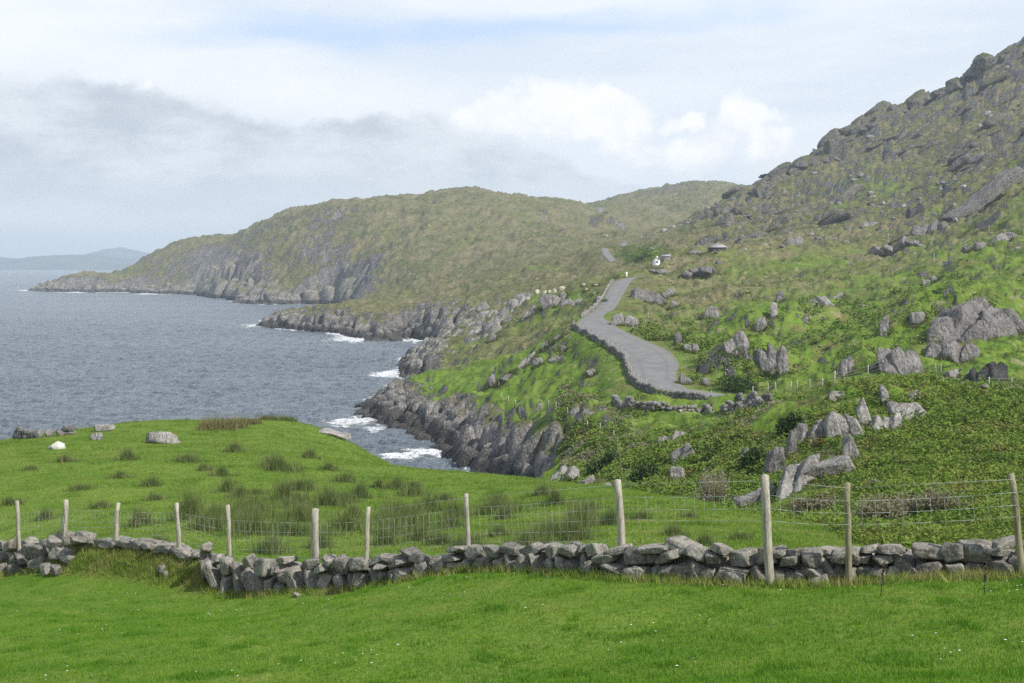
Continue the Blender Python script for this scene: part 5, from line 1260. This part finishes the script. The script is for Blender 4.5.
# ---- rush clumps: one thing each
RUSH = [(250, 512, 50, 20), (285, 500, 34, 16), (255, 535, 60, 26), (300, 522, 40, 20), (330, 506, 40, 18), (345, 530, 36, 20), (400, 520, 60, 22), (420, 541, 44, 20), (385, 545, 30, 16), (430, 512, 40, 16), (360, 498, 34, 12),
        (280, 470, 44, 14), (270, 466, 20, 10), (187, 462, 30, 10), (128, 460, 26, 9), (66, 462, 22, 7), (150, 486, 20, 10), (235, 452, 26, 8), (190, 520, 40, 24), (140, 526, 36, 14), (240, 498, 26, 10), (215, 532, 24, 14), (100, 508, 24, 8), (45, 520, 26, 9), (270, 553, 40, 18), (160, 545, 24, 10),
        (498, 508, 30, 12), (555, 506, 34, 14), (580, 528, 52, 20), (545, 533, 24, 12), (500, 536, 26, 12), (640, 520, 24, 10), (690, 518, 18, 8), (505, 519, 26, 10), (590, 510, 22, 9), (610, 525, 30, 14), (413, 488, 18, 8), (395, 489, 12, 6), (330, 470, 22, 7), (310, 458, 24, 7), (205, 470, 22, 6), (120, 478, 22, 6), (30, 470, 18, 5), (80, 490, 26, 7), (222, 476, 24, 8), (155, 500, 20, 8), (345, 482, 26, 9), (300, 490, 30, 12), (450, 528, 30, 16), (470, 546, 30, 14), (320, 548, 30, 16), (60, 540, 30, 10), (10, 505, 22, 8), (675, 536, 30, 10), (740, 540, 30, 10), (705, 545, 30, 9)]
for _ in range(34):
    px_ = float(rv.uniform(190, 610)); py_ = float(rv.uniform(488, 550)); RUSH.append((px_, py_, float(rv.uniform(22, 60)) * (py_ - 400) / 130, float(rv.uniform(8, 20)) * (py_ - 400) / 130))
for (px, py, wpx, hpx) in RUSH:
    p = at(px, py); sc = p[1] / F; w = wpx * sc; hh = hpx * sc * .95
    n = int(90 + wpx * 5); Q = np.zeros((n, 3)); ang = rv.uniform(0, 6.28, n); q = np.minimum(np.abs(rv.normal(0, .6, n)), 1.2); hh *= 1.3
    lob = 1 + .35 * np.sin(ang * 2 + rv.uniform(0, 6)) + .2 * np.sin(ang * 5 + rv.uniform(0, 6))
    Q[:, 0] = np.cos(ang) * q * w * .5 * lob; Q[:, 1] = np.sin(ang) * q * w * .55 * lob; Q[:, 2] = z_at(p[0] + Q[:, 0], p[1] + Q[:, 1]) - p[2]
    v, f, t = blades(Q, np.full(n, hh) * (1.15 - .45 * q) * rv.uniform(.6, 1.15, n) * (1 + .3 * np.sin(Q[:, 0] / w * 9 + px)), np.full(n, max(.010, .5 * sc)), .45, np.clip(rv.normal(.5, .3, n), 0, 1), np.full(n, .05), 3)
    o = mesh('rush_clump', v, f, M_RUSH, attrs=dict(tint=t), loc=p)
    tag(o, 'dark green rush clump in the sloping field behind the fence', 'rush clump', 'rush clumps in the sloping field')
for (px, py, wpx, hpx, lab) in ((285, 421, 22, 6, 'green rush clump at the right end of the field crest'), (168, 418, 26, 9, 'brownish rush clump on the field crest right of the flat slab'), (190, 420, 26, 10, 'brown dry rush clump at the middle of the field crest'), (224, 428, 46, 12, 'widest brown rush clump on the right of the field crest'), (126, 418, 16, 7, 'small green rush clump on the left of the field crest'), (250, 424, 20, 6, 'low rush clump near the stone heap on the field crest'), (268, 420, 14, 5, 'smallest rush clump left of the stone heap on the crest')):
    p = at(px, py); sc = p[1] / F; w = wpx * sc; hh = hpx * sc; n = int(200 + wpx * 8); Q = np.zeros((n, 3))
    Q[:, 0] = rv.uniform(-.5, .5, n) * w; Q[:, 1] = rv.normal(0, .22, n) * w; hh = hh * 1.15; Q[:, 2] = z_at(p[0] + Q[:, 0], p[1] + Q[:, 1]) - p[2]
    v, f, t = blades(Q, hh * rv.uniform(.3, 1.15, n), np.full(n, .045), .4, np.clip(rv.normal(.4, .25, n), 0, 1), np.full(n, .1), 2)
    tag(mesh('rush_clump', v, f, M_RUSH if 'green' in lab else M_RUSHBROWN, attrs=dict(tint=t), loc=p), lab, 'rush clump')

# ---- bushes: leaves round a few stems
def bush(label, px, py, wpx, hpx, mat, per, leaf, near=0, twig=.0, name='bush'):
    p = at(px, py, near); sc = p[1] / F; w, hh = wpx * sc, hpx * sc
    root = empty(name, p); tag(root, label, 'bush'); bs = []
    nl = 9; C_ = np.stack([rv.uniform(-.4, .4, nl) * w, rv.uniform(-.25, .25, nl) * w, np.zeros(nl)], 1); C_[:, 2] = z_at(p[0] + C_[:, 0], p[1] + C_[:, 1]) - p[2]
    for c0 in C_: 
        for q in range(3 if not twig else 9):
            e = c0 + np.array([rv.normal(0, .14) * w, rv.normal(0, .1) * w, hh * rv.uniform(.55, 1.05)]); bs.append(bar(c0 - [0, 0, .1], e, .03 if not twig else .018, .012, 4, 3, .03))
    v, f = fuse(bs); mesh('stem', v, f, M_TWIG, root)
    Pc = np.repeat(C_, 6, 0) + rv.normal(size=(nl * 6, 3)) * [w * .12, w * .1, hh * .12] + [0, 0, hh * .1]
    v, f, t = leaves(Pc, np.full(len(Pc), w * .17), np.full(len(Pc), hh * .8), per, np.full(len(Pc), leaf), rv.random(len(Pc)), droop=.9)
    mesh('foliage', v, f, mat, root, attrs=dict(tint=t))
bush('dark green bush behind the roadside posts at the foot of the grassy mound', 740, 392, 44, 17, M_BUSH, 60, .28)
bush('bare brown twiggy bush in the gully left of the near fence stake', 716, 504, 40, 36, M_TWIG, 14, .10, 70, 1)
bush('brown grey heath bush behind the fence left of the right hand posts', 812, 516, 40, 22, M_HEATH, 50, .10, 38, 1)
bush('wide brown grey heath bush between the two right hand posts', 905, 522, 90, 32, M_HEATH, 110, .09, 32, 1)
bush('green bush growing between the dark rock fins above the gully', 790, 436, 24, 22, M_BUSH, 40, .2)
bush('green bush beside the foot of the tall leaning slab', 750, 470, 26, 22, M_BUSH, 40, .2, 70)
bush('dark shrub in the gully below the ruined mossy bank', 645, 482, 22, 18, M_BUSH, 40, .22, 75)
bush('dark shrub overhanging the gully left of the forked pole', 600, 476, 28, 22, M_BUSH, 45, .25, 75)
bush('dark green thicket left of the white cottage', 640, 262, 22, 6, M_BUSH, 40, .5, 400)

# ---- small rocks strewn over the hillside
SM = []
for i in range(7):
    v, f = stone(rv, (1, .8, .9), 3, 10, .07, .5, .2); me_ = mesh('boulder', v, f, R_GREY if i % 3 else R_PALE); SM.append(me_.data); bpy.data.objects.remove(me_)
P = sample(cellA / YG ** 2 * (YG > 190) * (YG < 1000) * (PX > 600) * (PX < 1030) * (1 - ROADM) * (fbm(XG / 60, YG / 60, 3, .55, 111) > -.15) * (.25 + sstep(300, 500, YG)) * (Z > 8), 170)
for p in P:
    o = bpy.data.objects.new('boulder', SM[int(rv.integers(7))]); k = p[1] / F * rv.uniform(3.2, 8.5)
    o.location = p + [0, 0, k * .08]; o.scale = (k * rv.uniform(.8, 1.4), k, k * rv.uniform(.5, .9)); o.rotation_euler = (rv.normal(-.2, .15), rv.normal(0, .3), rv.uniform(0, 6.28)); link(o)
    tag(o, 'small grey rock strewn on the rough grassy hillside above the road', 'boulder', 'small rocks strewn over the hillside')
